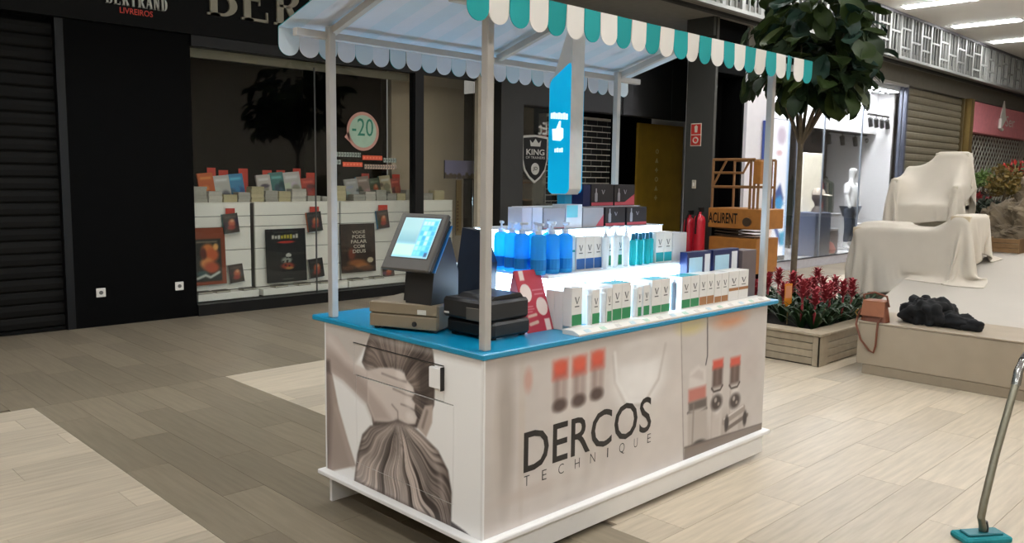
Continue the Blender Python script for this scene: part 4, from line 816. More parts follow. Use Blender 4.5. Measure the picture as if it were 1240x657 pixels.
# ponytail
tail = [(118, 65), (78, 108), (52, 210), (36, 345), (250, 447), (420, 530), (527, 575), (530, 400), (512, 290), (462, 190), (382, 110), (330, 62), (250, 38)]
strands(c2(tail), c2([(258, 20)])[0], .006, (50, 40, 36), (212, 197, 187), 17, .06, .035)
for (q, g) in (([(255, 50), (205, 160), (178, 290), (190, 420)], 62), ([(275, 60), (340, 190), (405, 330), (425, 440)], 58), ([(262, 60), (262, 180), (285, 310), (270, 440)], 120), ([(262, 70), (320, 250), (345, 420), (370, 490)], 214), ([(245, 60), (150, 130), (110, 240), (95, 340)], 208), ([(280, 60), (400, 160), (470, 300), (490, 440)], 206)): E_.stroke(c2(q), .020, (g*1.04, g*.95, g*.9), .022, .55)
E_.poly(c2([(525, 545), (600, 600), (640, 640), (525, 590)]), (64, 60, 60), .005)
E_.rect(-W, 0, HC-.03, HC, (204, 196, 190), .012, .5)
E_.c = 255*(np.clip(E_.c, 0, 255)/255)**.90
gap = .0035
dr = (-.924, -.245, .700, .853); do = (-.903, -.183, .265, .697)
def epiece(name, u0, u1, v0, v1, parent, x=0.0, g=0):
    u0, u1, v0, v1 = u0+g, u1-g, v0+g, v1-g
    o = MB().box(x+.0015, x+.012, -u1, -u0, v0, v1).build(name, KW, parent); q = E_.sub(u0, u1, v0, v1); q.build('panel_print', (x+.0008, 0, 0), (0, -1, 0), (0, 0, 1), PRINT, o); return o
epiece('end_rail', -W, 0, .853, HC, K); epiece('end_stile', -W, dr[0], .70, .853, K); epiece('end_stile', dr[1], 0, .70, .853, K); epiece('end_stile', -W, do[0], do[2], .70, K); epiece('end_stile', do[1], 0, do[2], .70, K); epiece('end_rail', -W, 0, HL, do[2], K)
d_ = epiece('drawer', *dr, K, 0, gap/2); MB().cbox(-.02, .0008, .25, .325, .755, .845, .003).box(-.0205, -.002, .2455, .2495, .752, .848).build('handle', KW, d_); MB().box(-.022, -.0005, .243, .2452, .75, .852).build('handle_edge', INK, d_)
MB().box(-.002, .0008, .247, .924, .8535, .857).build('drawer_edge', INK, d_)
epiece('door', *do, K, 0, gap/2)
# ---- posts and canopy frame
PXY = {(0, 0): (.05, .047), (0, 1): (.024, 1.135), (1, 0): (2.30, .05), (1, 1): (2.235, 1.135)}
POST = M('grey painted post', (186, 182, 176), .4, .2, var=.04)
for x, y in PXY.values(): MB().cbox(x-.0185, x+.0185, y-.0185, y+.0185, HC+.028, 2.36, .003).build('post', POST, K)
EAVE, RIDGE, YC = 2.352, 2.535, .595; CX0, CX1, CY0, CY1 = -.175, 2.52, -.082, 1.272
for y in (.03, 1.16): MB().cbox(CX0+.02, CX1-.02, y-.018, y+.018, 2.30, 2.335, .003).build('eave_beam', POST, K)
MB().cbox(CX0+.02, CX1-.02, YC-.018, YC+.018, RIDGE-.05, RIDGE-.02, .003).build('ridge_beam', POST, K)
for x in (.04, 1.16, 2.27):
    for y0, y1 in ((.03, YC), (1.16, YC)): MB().prism([(x-.016, y0, 2.315), (x-.016, y0, 2.35), (x-.016, y1, RIDGE-.02), (x-.016, y1, RIDGE-.055)], (.032, 0, 0)).build('rafter', POST, K)
TEAL = M('teal canvas', (12, 158, 158), .8, var=.05, transl=.1); CREAM = M('cream canvas', (238, 234, 226), .8, var=.03, transl=.12)
PTEAL = M('pale teal lining', (206, 217, 224), .85, var=.03, transl=.08); PWHITE = M('pale lining', (218, 220, 226), .85, var=.03, transl=.08)
NS = 25; SWD = (CX1-CX0)/NS
cv = MB()
for k in range(NS):
    xa, xb = CX0+SWD*k, CX0+SWD*(k+1); cv_m = 0 if k % 2 == 0 else 1
    for ya, yb in ((CY0, YC), (YC, CY1)):
        za, zb = (EAVE, RIDGE) if ya < YC-.01 else (RIDGE, EAVE)
        cv.add([(xa, ya, za), (xb, ya, za), (xb, yb, zb), (xa, yb, zb)], [(0, 1, 2, 3)], cv_m)
        cv.add([(xa, ya, za-.004), (xb, ya, za-.004), (xb, yb, zb-.004), (xa, yb, zb-.004)], [(3, 2, 1, 0)], 2+cv_m)
can = cv.build('canopy_roof', [TEAL, CREAM, PTEAL, PWHITE], K)
def flap(sgn, k):
    """one scalloped valance flap: outer face canvas colour, inner face pale lining"""
    b = MB(); n = 12; w_ = SWD*.985; r = w_/2; top = 0.; dep = .131
    out = [(-r, top), (-r, -dep+r*.95)]+[(-r*math.cos(PI*i/n), -dep+r*.95-r*.95*math.sin(PI*i/n)) for i in range(1, n)]+[(r, -dep+r*.95), (r, top)]
    fo, bo = (0, 1) if sgn < 0 else (1, 0)
    A = [(p[0], -.002, p[1]) for p in out]; B = [(p[0], .002, p[1]) for p in out]; m = len(out)
    b.add(A, [tuple(range(m))], fo); b.add(B, [tuple(range(m))[::-1]], bo)
    b.add(A+B, [(i, m+i, m+(i+1) % m, (i+1) % m) for i in range(m)], 0)
    return b.mesh('scallop', [TEAL, PTEAL] if k % 2 == 0 else [CREAM, PWHITE])
fm = {(s, k): flap(s, k) for s in (-1, 1) for k in (0, 1)}
r_ = np.random.default_rng(2)
for k in range(NS):
    for s, y in ((-1, CY0), (1, CY1)):
        o = link('scallop', fm[(s, k % 2)], can); o.location = (CX0+SWD*(k+.5), y, EAVE-.001); o.rotation_euler = ((r_.random()-.5)*.12-s*.02, 0, (r_.random()-.5)*.10)
        if k == 22 and s < 0: o.rotation_euler = (.05, 0, .3)
# ---- lit shelves
GLOW = M('lit acrylic', (236, 246, 255), .4, emit=13.0, erg=(196, 230, 255)); SHE = M('shelf white', (232, 236, 240), .35, var=.01)
Z0 = HC+.0275
d1 = thing('display_riser', 'glowing white lower display step on the kiosk counter', 'display', (0, 0, Z0))
ZA = 1.195-Z0; ZB = 1.393-Z0; ZC = 1.497-Z0
MB().cbox(.645, 2.13, .262, .95, .0, ZA-.018, .004).build('lit_body', GLOW, d1); MB().cbox(.635, 2.14, .245, .96, ZA-.017, ZA, .003).build('shelf_top', SHE, d1)
d2 = thing('display_riser', 'glowing white upper display shelf on the kiosk counter', 'display', (0, 0, Z0+ZA+.001))
h2 = ZB-ZA-.001
MB().cbox(.70, 1.80, .50, .80, 0, h2-.052, .004).build('lit_body', M('lit acrylic back', (236, 246, 255), .4, emit=4.0, erg=(190, 228, 255)), d2); MB().cbox(.68, 1.815, .44, .82, h2-.05, h2-.006, .004).build('lit_lip', GLOW, d2); MB().cbox(.675, 1.82, .435, .825, h2-.005, h2, .001).build('shelf_top', SHE, d2)
d3 = thing('display_riser', 'low white step behind the boxes on the upper kiosk shelf', 'display', (0, 0, Z0+ZB+.001)); MB().cbox(.95, 1.80, .60, .81, 0, ZC-ZB-.004, .003).build('body', SHE, d3); MB().cbox(.945, 1.805, .595, .815, ZC-ZB-.0035, ZC-ZB-.001, .001).build('top', SHE, d3)
Z1, Z2, Z3 = Z0+ZA+.001, Z0+ZB+.001, Z0+ZC
# price rail
pr_ = thing('price_rail', 'white price rail with small labels along the counter edge', 'rail', (.57, -.01, Z0)); RL = 1.73
MB().prism([(0, 0, 0), (0, 0, .008), (0, .035, .022), (0, .10, .022), (0, .10, 0)], (RL, 0, 0)).build('rail', WHITE, pr_)
for k in range(15):
    b = MB(); xk = .06+k*.112; c = [(188, 208, 214), (178, 206, 186), (206, 200, 194)][k % 3]
    b.prism([(xk, .006, .0108), (xk+.036, .006, .0108), (xk+.036, .028, .0196), (xk, .028, .0196)], (0, -.0004, .0008)).build('label', M('price label %d' % (k % 3), c, .5), pr_)
# ---- lightbox sign on its pole
SX, SY0, SY1 = 1.12, .552, .712; SZ0, SZ1 = 1.565, 2.262; sgn = thing('lightbox_sign', 'tall blue illuminated sign on a short pole above the kiosk shelves', 'sign', (SX, (SY0+SY1)/2, Z3))
zz0 = SZ0-Z3; zz1 = SZ1-Z3; hw = (SY1-SY0)/2
def rr(hw_, a, b_, r, n=6):
    pts = []
    for cx, cz, s0 in ((hw_-r, b_-r, 0), (-hw_+r, b_-r, PI/2), (-hw_+r, a+r, PI), (hw_-r, a+r, 1.5*PI)):
        for i in range(n+1): q = s0+PI/2*i/n; pts.append((cx+r*math.cos(q), cz+r*math.sin(q)))
    return pts
MB().prism([(.0, -hw+.006, zz0+.03), (.0, -hw+.03, zz0), (.0, hw-.03, zz0), (.0, hw, zz0+.03), (.0, hw, zz1-.085), (.0, hw-.03, zz1-.07), (.0, -hw+.012, zz1+.22), (.0, -hw, zz1+.22), (.0, -hw, zz0+.03)][:-1], (.10, 0, 0)).build('casing', M('sign casing', (232, 228, 222), .45), sgn)
p = Paint(-hw, hw, zz0, zz1, .012, (0, 150, 220)); p.blend(np.clip(1-(zz1-p.V)/.35, 0, 1)*.7, (40, 200, 245)); p.blend(.55*np.clip(1-(p.V-zz0)/.2, 0, 1), (20, 180, 235)); p.ell(0, (zz0+zz1)/2-.1, .06, .2, (0, 128, 205), .9, .6)
BF = M('blue sign face', (0, 160, 214), .4, emit=.62, erg=(0, 176, 226), var=.25, scale=5)
FACE = [p_ for p_ in rr(hw-.004, zz0+.004, zz1-.004, .032) if p_[1] < zz0+.2]
FACE = [(hw-.005, zz1-.125), (hw-.010, zz1-.102), (hw-.022, zz1-.085), (-hw+.022, zz1-.012), (-hw+.010, zz1-.008), (-hw+.004, zz1-.022)]+FACE
for xf in (-.004, .1005): MB().prism([(xf, y, z) for y, z in FACE], (.0035, 0, 0)).build('face', BF, sgn)
WG = M('sign white glow', (235, 250, 255), .5, emit=1.0)
def sgy(y0, y1, z0, z1, nm): MB().box(-.0055, -.0042, y0, y1, z0, z1).build(nm, WG, sgn)
zm = zz0+.33
for k in range(7): sgy(.062-.018*k-.014, .062-.018*k, zm+.075-.0015*k, zm+.105+.004*(k % 2)-.0015*k, 'lettering')
MB().prism([(-.0055, y, zm+z) for y, z in ((.045, -.04), (.05, .02), (.02, .02), (.0, .06), (-.012, .06), (-.01, .025), (-.03, .02), (-.03, -.03), (-.01, -.045))], (.0013, 0, 0)).build('emblem', WG, sgn)
for k in range(4): sgy(.03-.016*k-.011, .03-.016*k, zm-.105, zm-.085+.003*(k % 2), 'lettering')
MB().cbox(.02, .08, -.03, .03, .0, zz0+.01, .004).build('pole', M('blue pole', (20, 150, 196), .4), sgn)

# ---- products
BWH = M('carton white', (226, 224, 220), .5, var=.02); GRN = M('carton green', (40, 132, 80), .5); BLU = M('carton blue', (36, 92, 160), .5); TEA = M('carton teal', (20, 150, 160), .5); BRN = M('carton brown', (160, 112, 70), .5); VIN = M('carton grey ink', (96, 96, 96), .5)
DKB = M('carton dark', (40, 38, 44), .35); PNK = M('carton pink', (206, 84, 98), .45); SLV = M('carton silver', (176, 176, 186), .3, .3); NAV = M('carton navy', (22, 34, 84), .35)
def vmark(b, x0, x1, z0, z1, y=-.0012):
    m = (x0+x1)/2; t = (x1-x0)*.22
    b.prism([(x0, y, z1), (x0+t, y, z1), (m+t*.3, y, z0), (m-t*.3, y, z0)], (0, .001, 0)); b.prism([(x1, y, z1), (x1-t*.6, y, z1), (m-t*.1, y, z0), (m+t*.3, y, z0)], (0, .001, 0)); return b
CID = [0]
def carton(x, y, z, w_, d, h, label, group, body=BWH, band=None, bh=.30, vm=True, top=None, rz=0, bz=0.):
    t = thing('carton', label, 'box', (x, y, z+.0006), rz, group)
    MB().cbox(.0006, w_-.0006, 0, d, 0, h, .0015).build('body', body, t)
    if band: MB().box(.003, w_-.003, -.0012, -.0002, h*.03+bz*h, h*(.03+bh)+bz*h).build('colour_band', band, t)
    if vm: vmark(MB(), w_*.28, w_*.72, h*.58, h*.76).build('emblem', VIN, t); MB().box(w_*.3, w_*.7, -.001, -.0002, h*.5, h*.53).build('lettering', VIN, t)
    if top: MB().box(.002, w_-.002, .002, d-.002, h, h+.0012).build('top_panel', top, t)
    return t
def lathe_bottle(name, label, group, x, y, z, prof, mat, capprof, capmat, pump=False, rz=0, sx=1, sy=1, cat='bottle', band=None):
    t = thing(name, label, cat, (x, y, z+.0006), rz, group); MB().lathe(prof, seg=14, sx=sx, sy=sy).build('body', mat, t, True)
    c = MB().lathe(capprof, seg=12).build('cap' if not pump else 'pump_collar', capmat, t, True)
    if pump:
        zt_ = capprof[-1][1]; MB().lathe([(.005, zt_), (.005, zt_+.022)], seg=8).build('pump_stem', capmat, t); MB().cbox(-.012, .034, -.009, .009, zt_+.02, zt_+.033, .003).build('pump_head', capmat, t)
    if band: MB().lathe([(prof[1][0]+.0008, band[1]), (prof[1][0]+.0008, band[2])], seg=14, sx=sx, sy=sy).build('label_band', band[0], t)
    return t
BLB = M('blue bottle', (84, 204, 246), .2, var=.04, transl=.65); PUM = M('pump clear white', (240, 244, 248), .3, transl=.3); DBL = M('blue bottle label', (10, 128, 206), .4)
bp = [(.034, 0), (.0375, .004), (.0375, .165), (.033, .182), (.016, .190)]; cp = [(.017, .188), (.017, .205), (.010, .21)]
for i, (px, y) in enumerate(((607, .56), (620, .475), (632, .395), (648, .395), (652, .30), (665, .39), (668.5, .295), (684, .29))):
    x = aY(y, px, 305)[0]
    lathe_bottle('pump_bottle', ORD[i]+' blue pump bottle from the left on the lower lit shelf', 'blue pump bottles', x, y, Z1, bp, BLB, cp, PUM, True, -2.2+.5*(i % 3), band=(DBL, .02, .07))
g1 = 'cartons on the lower lit shelf'
def xr(y, a, b_, py=305): return aY(y, a, py)[0], aY(y, b_, py)[0]
a, b_ = xr(.30, 688, 697); carton(a, .30, Z1, b_-a, .05, .175, 'slim white and pale blue carton beside the blue pump bottles', g1, M('carton pale blue', (200, 232, 244), .4), TEA, .06, False, bz=.5)
a, b_ = xr(.29, 698, 729.5); w3 = (b_-a)/3
for k in range(3): carton(a+w3*k, .29, Z1, w3, .05, .165, ORD[k]+' from the left of three blue-banded white cartons on the lit shelf', g1, BWH, BLU, .32)
WB = M('white tube', (236, 238, 238), .35, transl=.25)
tb = [(.012, 0), (.018, .004), (.020, .10), (.021, .15), (.012, .16)]; tc = [(.010, .158), (.010, .178), (.006, .182)]
for k, px in enumerate((733, 744.5, 757.5)):
    y = .275+.01*(k % 2); lathe_bottle('pump_bottle', ORD[k]+' slim white pump bottle from the left on the lower lit shelf', 'slim white pump bottles on the lit shelf', aY(y, px, 305)[0], y, Z1, tb, WB, tc, PUM, True, -1.6)
for k, (c, d) in enumerate(((735, 742), (747.5, 755))):
    a, b_ = xr(.325, c, d); carton(a, .325, Z1, b_-a, .045, .16, ('first', 'second')[k]+' slim white carton with a green band between the white pump bottles', g1, BWH, GRN, .32)
TTU = M('turquoise tube', (40, 190, 196), .3, transl=.35); TCA = M('tube cap petrol', (10, 92, 120), .4)
for k in range(6):
    y = .275+.03*(k % 2); lathe_bottle('tube', ORD[k]+' turquoise tube from the left on the lower lit shelf', 'turquoise tubes', aY(y, 766+4.2*k, 305)[0], y, Z1, [(.013, 0), (.018, .004), (.018, .13), (.010, .138)], TTU, [(.012, .136), (.011, .168), (.007, .17)], TCA, cat='tube')
a, b_ = xr(.28, 794, 813.5); w2_ = (b_-a)/2
for k in range(2): carton(a+w2_*k, .28, Z1, w2_, .055, .168, ('left', 'right')[k]+' of two teal-banded white cartons on the lower lit shelf', g1, BWH, TEA, .3)
a, b_ = xr(.28, 814.5, 831); carton(a, .28, Z1, b_-a, .09, .158, 'plain white carton at the right end of the lower lit shelf', g1, M('carton grey white', (206, 208, 212), .4), None, vm=False)
# upper shelf
g2 = 'cartons on the upper lit shelf'
def up_(a, b_, h, label, **k): x0_, x1_ = xr(.46, a, b_, 262); return carton(x0_, .46, Z2, x1_-x0_, .10, h, label, g2, **k)
GLW = M('carton silver white', (222, 226, 236), .3)
up_(632, 644, .112, 'left white carton at the left end of the upper lit shelf', body=GLW, vm=False); up_(644.5, 657, .112, 'second white carton from the left on the upper lit shelf', body=GLW, vm=False)
t = up_(658, 684, .106, 'long silver carton left of the sign pole', body=SLV, vm=False, band=PNK, bh=.03); vmark(MB(), .03, .045, .03, .05).build('emblem', VIN, t)
t = up_(685.5, 705, .122, 'white and aqua carton in front of the sign pole', body=GLW, vm=False); MB().box(.004, .09, -.0012, -.0002, .055, .118).build('colour_band', M('carton aqua', (120, 205, 222), .4), t)
t = up_(706, 731, .104, 'silver carton with a pink corner right of the sign pole', body=SLV, vm=False); wv = xr(.46, 706, 731, 262); wv = wv[1]-wv[0]
MB().prism([(wv*.62, -.0012, .004), (wv-.002, -.0012, .004), (wv-.002, -.0012, .065)], (0, .001, 0)).build('corner_print', PNK, t)
def dark_carton(x0_, x1_, y, z, h, label, group, tri=False, d=.1):
    w_ = x1_-x0_; t = carton(x0_, y, z, w_, d, h, label, group, DKB, PNK, .14, False); vmark(MB(), w_*.45, w_*.6, h*.55, h*.75).build('emblem', SLV, t)
    MB().lathe([(.006, 0), (.012, .004), (.012, .045), (.005, .055), (.005, .075)], (w_*.2, -.003, h*.2), 10, sy=.2).build('bottle_picture', SLV, t)
    if tri: MB().prism([(w_*.35, -.0016, .006), (w_-.003, -.0016, .006), (w_-.003, -.0016, h*.55)], (0, .001, 0)).build('corner_print', PNK, t)
for k, (c, d) in enumerate(((733, 757), (759, 783))): x0_, x1_ = xr(.46, c, d, 262); dark_carton(x0_, x1_, .46, Z2, .102, ('left', 'right')[k]+' dark carton with a bottle picture at the right end of the upper lit shelf', g2)
for k, (c, d) in enumerate(((716, 743), (744, 768.5))): x0_, x1_ = xr(.62, c, d, 235); dark_carton(x0_, x1_, .62, Z3, .122, ('left', 'right')[k]+' dark and pink carton on the top step behind the sign', 'cartons on the top step', k == 1)
x0_, x1_ = xr(.62, 706, 715, 235); carton(x0_, .62, Z3, x1_-x0_, .1, .12, 'navy carton beside the sign on the top step', 'cartons on the top step', NAV, None, vm=False)
# front row on the counter
g3 = 'cartons along the counter edge'; YF = .062; ZF = Z0+.022
def fr_(a, b_, h, label, y=YF, d=.07, **k): x0_, x1_ = xr(y, a, b_, 370); return carton(x0_, y, ZF, x1_-x0_, d, h, label, g3, **k)
for k in range(3):  # three cartons turned sideways at the left end of the row
    y = .085+.055*k; x0_ = .625; t = carton(x0_, y+.001, Z0 if y > .1 else ZF, .075, .053, .182, ('front', 'middle', 'rear')[k]+' plain white carton at the left end of the counter row', g3, BWH, GRN if k == 0 else None, .28, k == 0)
fr_(717, 726.5, .165, 'first narrow white carton with green band in the counter row', band=GRN); fr_(735, 741, .165, 'second narrow white carton with green band in the counter row', band=GRN)
x0_, x1_ = xr(YF, 741.5, 764, 370); w2_ = (x1_-x0_)/2
for k in range(2): carton(x0_+w2_*k, YF, ZF, w2_, .09, .180, ('left', 'right')[k]+' of the first pair of green-banded cartons in the counter row', g3, BWH, GRN, .30, top=TEA)
fr_(772, 777, .15, 'narrow white carton between the white tubes in the counter row', band=GRN); fr_(779, 786.5, .155, 'narrow white carton right of the white tubes in the counter row', band=GRN)
x0_, x1_ = xr(YF, 789, 811, 370); w2_ = (x1_-x0_)/2
for k in range(2): carton(x0_+w2_*k, YF, ZF, w2_, .10, .176, ('left', 'right')[k]+' of the second pair of green-banded cartons in the counter row', g3, BWH, GRN, .22, top=TEA)
for k, (px, col) in enumerate(((713.5, 0), (729.5, 0), (768, 0), (785.5, 0), (815, 1))):
    y = YF+.02; lathe_bottle('tube', (ORD[k]+' white tube from the left in the counter row', 'clear grey bottle in the counter row')[col], 'tubes in the counter row', aY(y, px, 375)[0], y, ZF, [(.010, 0), (.013, .003), (.015, .09), (.016, .14), (.008, .148)], WB if not col else M('grey clear bottle', (150, 160, 170), .2, transl=.4), [(.008, .146), (.008, .16), (.005, .163)], PUM, cat='tube')
for (c, d, n, band, bh, lb, hh, bz) in ((825, 846, 2, GRN, .26, 'green-banded', .172, 0), (846.5, 864, 2, BRN, .26, 'brown-banded', .172, 0), (864.5, 881, 2, BRN, .2, 'short brown-banded', .166, 0), (881.5, 905, 2, BRN, .10, 'thin-striped', .168, .3)):
    x0_, x1_ = xr(YF, c, d, 370); w2_ = (x1_-x0_)/n
    for k in range(n): carton(x0_+w2_*k, YF, ZF, w2_, .10, hh, ('left', 'right')[k]+' of the pair of '+lb+' cartons near the right end of the counter row', g3, BWH, band, bh, top=TEA if lb == 'green-banded' else None, bz=bz)
# white pump bottles behind the left end of the row
for k, (px, y) in enumerate(((693, .212), (705, .212), (717, .212), (729, .212), (741, .212), (753, .212))):
    lathe_bottle('pump_bottle', ORD[k]+' white pump bottle from the left behind the counter row', 'white pump bottles behind the counter row', aY(y, px, 352)[0], y, Z0, [(.022, 0), (.026, .004), (.026, .14), (.012, .155)], WB, [(.011, .153), (.011, .172), (.007, .176)], PUM, True, -2.0)
# big boxes at the right
for k, (c, d) in enumerate(((832, 861), (863, 894))):
    x0_, x1_ = xr(.19, c, d, 320); w_ = x1_-x0_; t = carton(x0_, .19, Z0, w_, .05, .302, ('left', 'right')[k]+' navy gift box with a glowing label behind the counter row', 'navy gift boxes', NAV, None, vm=False)
    MB().box(w_*.08, w_*.62, -.0014, -.0002, .16, .27).build('picture', M('gift picture', (180, 220, 240), .3), t); MB().box(w_*.72, w_*.94, -.0014, -.0002, .13, .285).build('white_label', M('gift white', (226, 230, 236), .3), t)
x0_, x1_ = xr(.19, 895, 912, 320); carton(x0_, .17, Z0, x1_-x0_, .10, .285, 'tall grey-brown box at the right end behind the counter row', 'navy gift boxes', M('grey brown box', (104, 92, 92), .5), None, vm=False)
# ---- red tent card
tc_ = thing('tent_card', 'red tent card with white circles standing on the blue counter', 'card', (.452, .195, Z0)); cw, chh, ln = .172, .292, .34
T = Matrix.Rotation(-ln, 4, 'X')
MB().box(0, cw, 0, .002, 0, chh, T=T).build('front', M('red card', (176, 44, 62), .5), tc_); Tb = Matrix.Translation(T@Vector((0, 0, chh)))@Matrix.Rotation(.22, 4, 'X'); MB().box(0, cw, .002, .004, -chh*.96, 0, T=Tb).build('back', M('red card', (176, 44, 62), .5), tc_)
p = Paint(0, cw, 0, chh, .0035, (178, 46, 64)); CW_ = (232, 214, 206)
p.ell(.045, .185, .036, .043, CW_, .06); p.ell(.13, .115, .036, .043, CW_, .06); p.rect(.025, .055, .245, chh, CW_); p.rect(.125, .16, .0, .055, CW_); p.stroke([(.03, .075), (.08, .08)], .014, (214, 180, 160)); p.stroke([(.03, .038), (.08, .045)], .016, (214, 180, 160))
for k, (v, u0, u1) in enumerate(((.195, .09, .155), (.175, .1, .155), (.15, .11, .15), (.12, .02, .07), (.108, .02, .075), (.096, .02, .06))): p.stroke([(u0, v), (u1, v)], .004, (222, 176, 176), alpha=.8)
ru = np.array(T@Vector((1, 0, 0))); vu = np.array(T@Vector((0, 0, 1))); p.build('card_print', np.array(T@Vector((0, -.0012, 0))), ru, vu, PRINTM, tc_)

# ================================================================== TILL
BEI = M('beige grey till plastic', (132, 118, 96), .5, var=.03); TBK = M('till black plastic', (32, 31, 30), .45, var=.05); TGR = M('till grey bezel', (78, 74, 68), .45)
RZ = math.atan2(-.336, .142)+0.0          # along the drawer front, left to right in view
cdw = thing('cash_drawer', 'beige cash drawer on the blue counter under the till screen', 'cash drawer', (-.012, .775, Z0), RZ)
DWD, DDP, DHT = .355, .30, .128
MB().cbox(0, DWD, .012, DDP, .008, DHT, .008).build('case', BEI, cdw); MB().cbox(.002, DWD-.002, 0, .014, .012, DHT*.56, .004).build('drawer_front', BEI, cdw); MB().cbox(0, DWD, .0, .014, DHT*.6, DHT, .004).build('front_fascia', BEI, cdw)
MB().lathe([(.012, 0), (.012, .004)], seg=16, T=Matrix.Translation((.24, 0, .036))@Matrix.Rotation(PI/2, 4, 'X')).build('lock', TBK, cdw); MB().cbox(.255, .30, -.002, .0, .082, .104, .0006).build('badge', M('white badge', (206, 202, 192), .4), cdw)
for a, b_ in ((.03, .03), (.32, .03), (.03, .27), (.32, .27)): MB().box(a-.012, a+.012, b_-.012, b_+.012, 0, .008).build('foot', TBK, cdw)
Tm = Matrix.Translation(cdw.location)@Matrix.Rotation(RZ, 4, 'Z')
ter = thing('till_terminal', 'black till terminal with tilted touch screen on the cash drawer', 'till', (.008, .715, Z0+DHT+.0006), -1.36)
MB().prism([(.11, .05, 0), (.11, .25, 0), (.11, .25, .14), (.11, .19, .30), (.11, .14, .30), (.11, .075, .18)], (.15, 0, 0)).build('base', TBK, ter); MB().prism([(.055, .10, 0), (.055, .2, 0), (.055, .2, .24), (.055, .13, .24)], (.04, 0, 0)).build('hinge_arm', TBK, ter)
TL = .556; Ts = Matrix.Translation((0, 0, 1.233-Z0-DHT))@Matrix.Rotation(-TL, 4, 'X'); SW_, SH_ = .279, .293
MB().cbox(0, SW_, .0, .022, 0, SH_, .006, T=Ts).build('bezel', TGR, ter); MB().cbox(.012, SW_-.008, .0225, .05, .01, SH_-.012, .008, T=Ts).build('back_shell', TBK, ter); MB().cbox(.02, SW_-.002, .051, .058, .02, SH_-.03, .002, T=Ts).build('blue_trim', M('till blue trim', (40, 120, 190), .4), ter)
p = Paint(0, SW_-.07, 0, SH_-.088, .004, (150, 205, 220)); w_, h_ = SW_-.07, SH_-.088
p.rect(0, w_*.55, h_*.36, h_, (120, 176, 190), .01); p.blend(.6*np.clip((p.V/h_-.4)/.3, 0, 1)*(p.U < w_*.52), (176, 214, 214)); p.rect(0, w_*.55, h_*.05, h_*.33, (186, 224, 214)); p.rect(w_*.56, w_*.97, h_*.05, h_*.95, (96, 200, 240)); r_ = np.random.default_rng(6)
for i in range(4):
    for j in range(7):
        c = [(60, 176, 232), (120, 214, 244), (176, 226, 240), (70, 190, 226)][r_.integers(0, 4)]; p.rect(w_*(.57+.1*i), w_*(.57+.1*i+.085), h_*(.07+.125*j), h_*(.07+.125*j+.1), c)
p.rect(w_*.88, w_*.96, h_*.04, h_*.14, (60, 90, 130)); p.build('screen', np.array(Ts@Vector((.038, -.0012, .062))), (1, 0, 0), np.array((Ts.to_3x3()@Vector((0, 0, 1)))), M_print('till screen', .55, .25), ter)
MB().box(.032, SW_-.024, -.0008, .0, .056, SH_-.018, T=Ts).build('screen_border', TBK, ter)
# receipt printer with its cover panel
RP = -PI/2+.06
rp = thing('receipt_printer', 'black receipt printer on the counter beside the front post', 'printer', (.150, .446, Z0), RP)
MB().cbox(0, .295, .03, .275, .01, .08, .012).build('lower_case', TBK, rp); MB().cbox(.004, .291, .0, .27, .083, .172, .012).build('upper_case', TBK, rp); MB().cbox(.03, .28, .012, .03, .02, .07, .004).build('paper_tray', CHARC, rp); MB().cbox(.16, .29, -.004, .0, .085, .14, .002).build('front_flap', TGR, rp); MB().prism([(.05, .05, .1725), (.05, .26, .1725), (.05, .24, .192), (.05, .08, .188)], (.21, 0, 0)).build('lid', TBK, rp); MB().box(.02, .05, -.002, 0, .1, .108).build('maker_plate', M('white badge', (206, 202, 192), .4), rp)
for a, b_ in ((.03, .06), (.26, .06), (.03, .25), (.26, .25)): MB().box(a-.012, a+.012, b_-.012, b_+.012, 0, .01).build('foot', TBK, rp)
vd = thing('rear_display', 'black angular display panel standing behind the till screen', 'display', (.437, .69, Z0), RP+.0)
NB = M('blue black plastic', (34, 42, 56), .3)
MB().prism([(-.03, .0, 0), (.22, .0, 0), (.22, .02, .30), (.12, .045, .445), (.0, .05, .455)], (0, .05, 0)).build('panel', NB, vd); MB().prism([(.10, -.003, .03), (.115, -.003, .03), (.10, .03, .25)], (0, .006, 0)).build('light_edge', M('light edge', (120, 140, 160), .3), vd); MB().cbox(-.01, .2, -.02, .09, 0, .02, .004).build('foot', TBK, vd)

# ================================================================== PLANTER, BROMELIADS, TREE
PLN = M('greyed timber', (158, 144, 122), .65, var=.12, scale=14, rnd=.06); PLD = M('planter gap', (48, 42, 36), .9)
PX0, PX1, PY0, PY1, PH = 4.88, 6.86, .86, 3.6, .30
pl = thing('planter', 'greyed timber planter box with slatted sides', 'planter', (PX0, PY0, 0)); pw_, pd_ = PX1-PX0, PY1-PY0
MB().box(.02, pw_-.02, .02, pd_-.02, 0, .24).build('liner', PLD, pl); MB().box(.1, pw_-.1, .1, pd_-.1, .24, .262).build('soil', M('dark soil', (36, 30, 24), .95, var=.3, scale=30, bump=.5), pl)
for k in range(4):
    z0_, z1_ = .012+.066*k, .012+.066*k+.061
    MB().cbox(0, .02, .07, pd_, z0_, z1_, .003).build('slat', PLN, pl); MB().cbox(.16, pw_, 0, .02, z0_, z1_, .003).build('slat', PLN, pl)
MB().cbox(-.003, .16, -.003, .02, 0, .275, .003).build('corner_board', PLN, pl); MB().cbox(-.003, .0, .0, .068, 0, .275, .001).build('corner_board', PLN, pl)
MB().cbox(-.02, .17, -.02, pd_, .277, .302, .004).build('rim', PLN, pl); MB().cbox(.1705, pw_, -.02, .17, .277, .302, .004).build('rim', PLN, pl); MB().cbox(.1705, pw_, pd_-.17, pd_, .277, .302, .004).build('rim', PLN, pl); MB().cbox(pw_-.17, pw_, .1705, pd_-.171, .277, .302, .004).build('rim', PLN, pl)
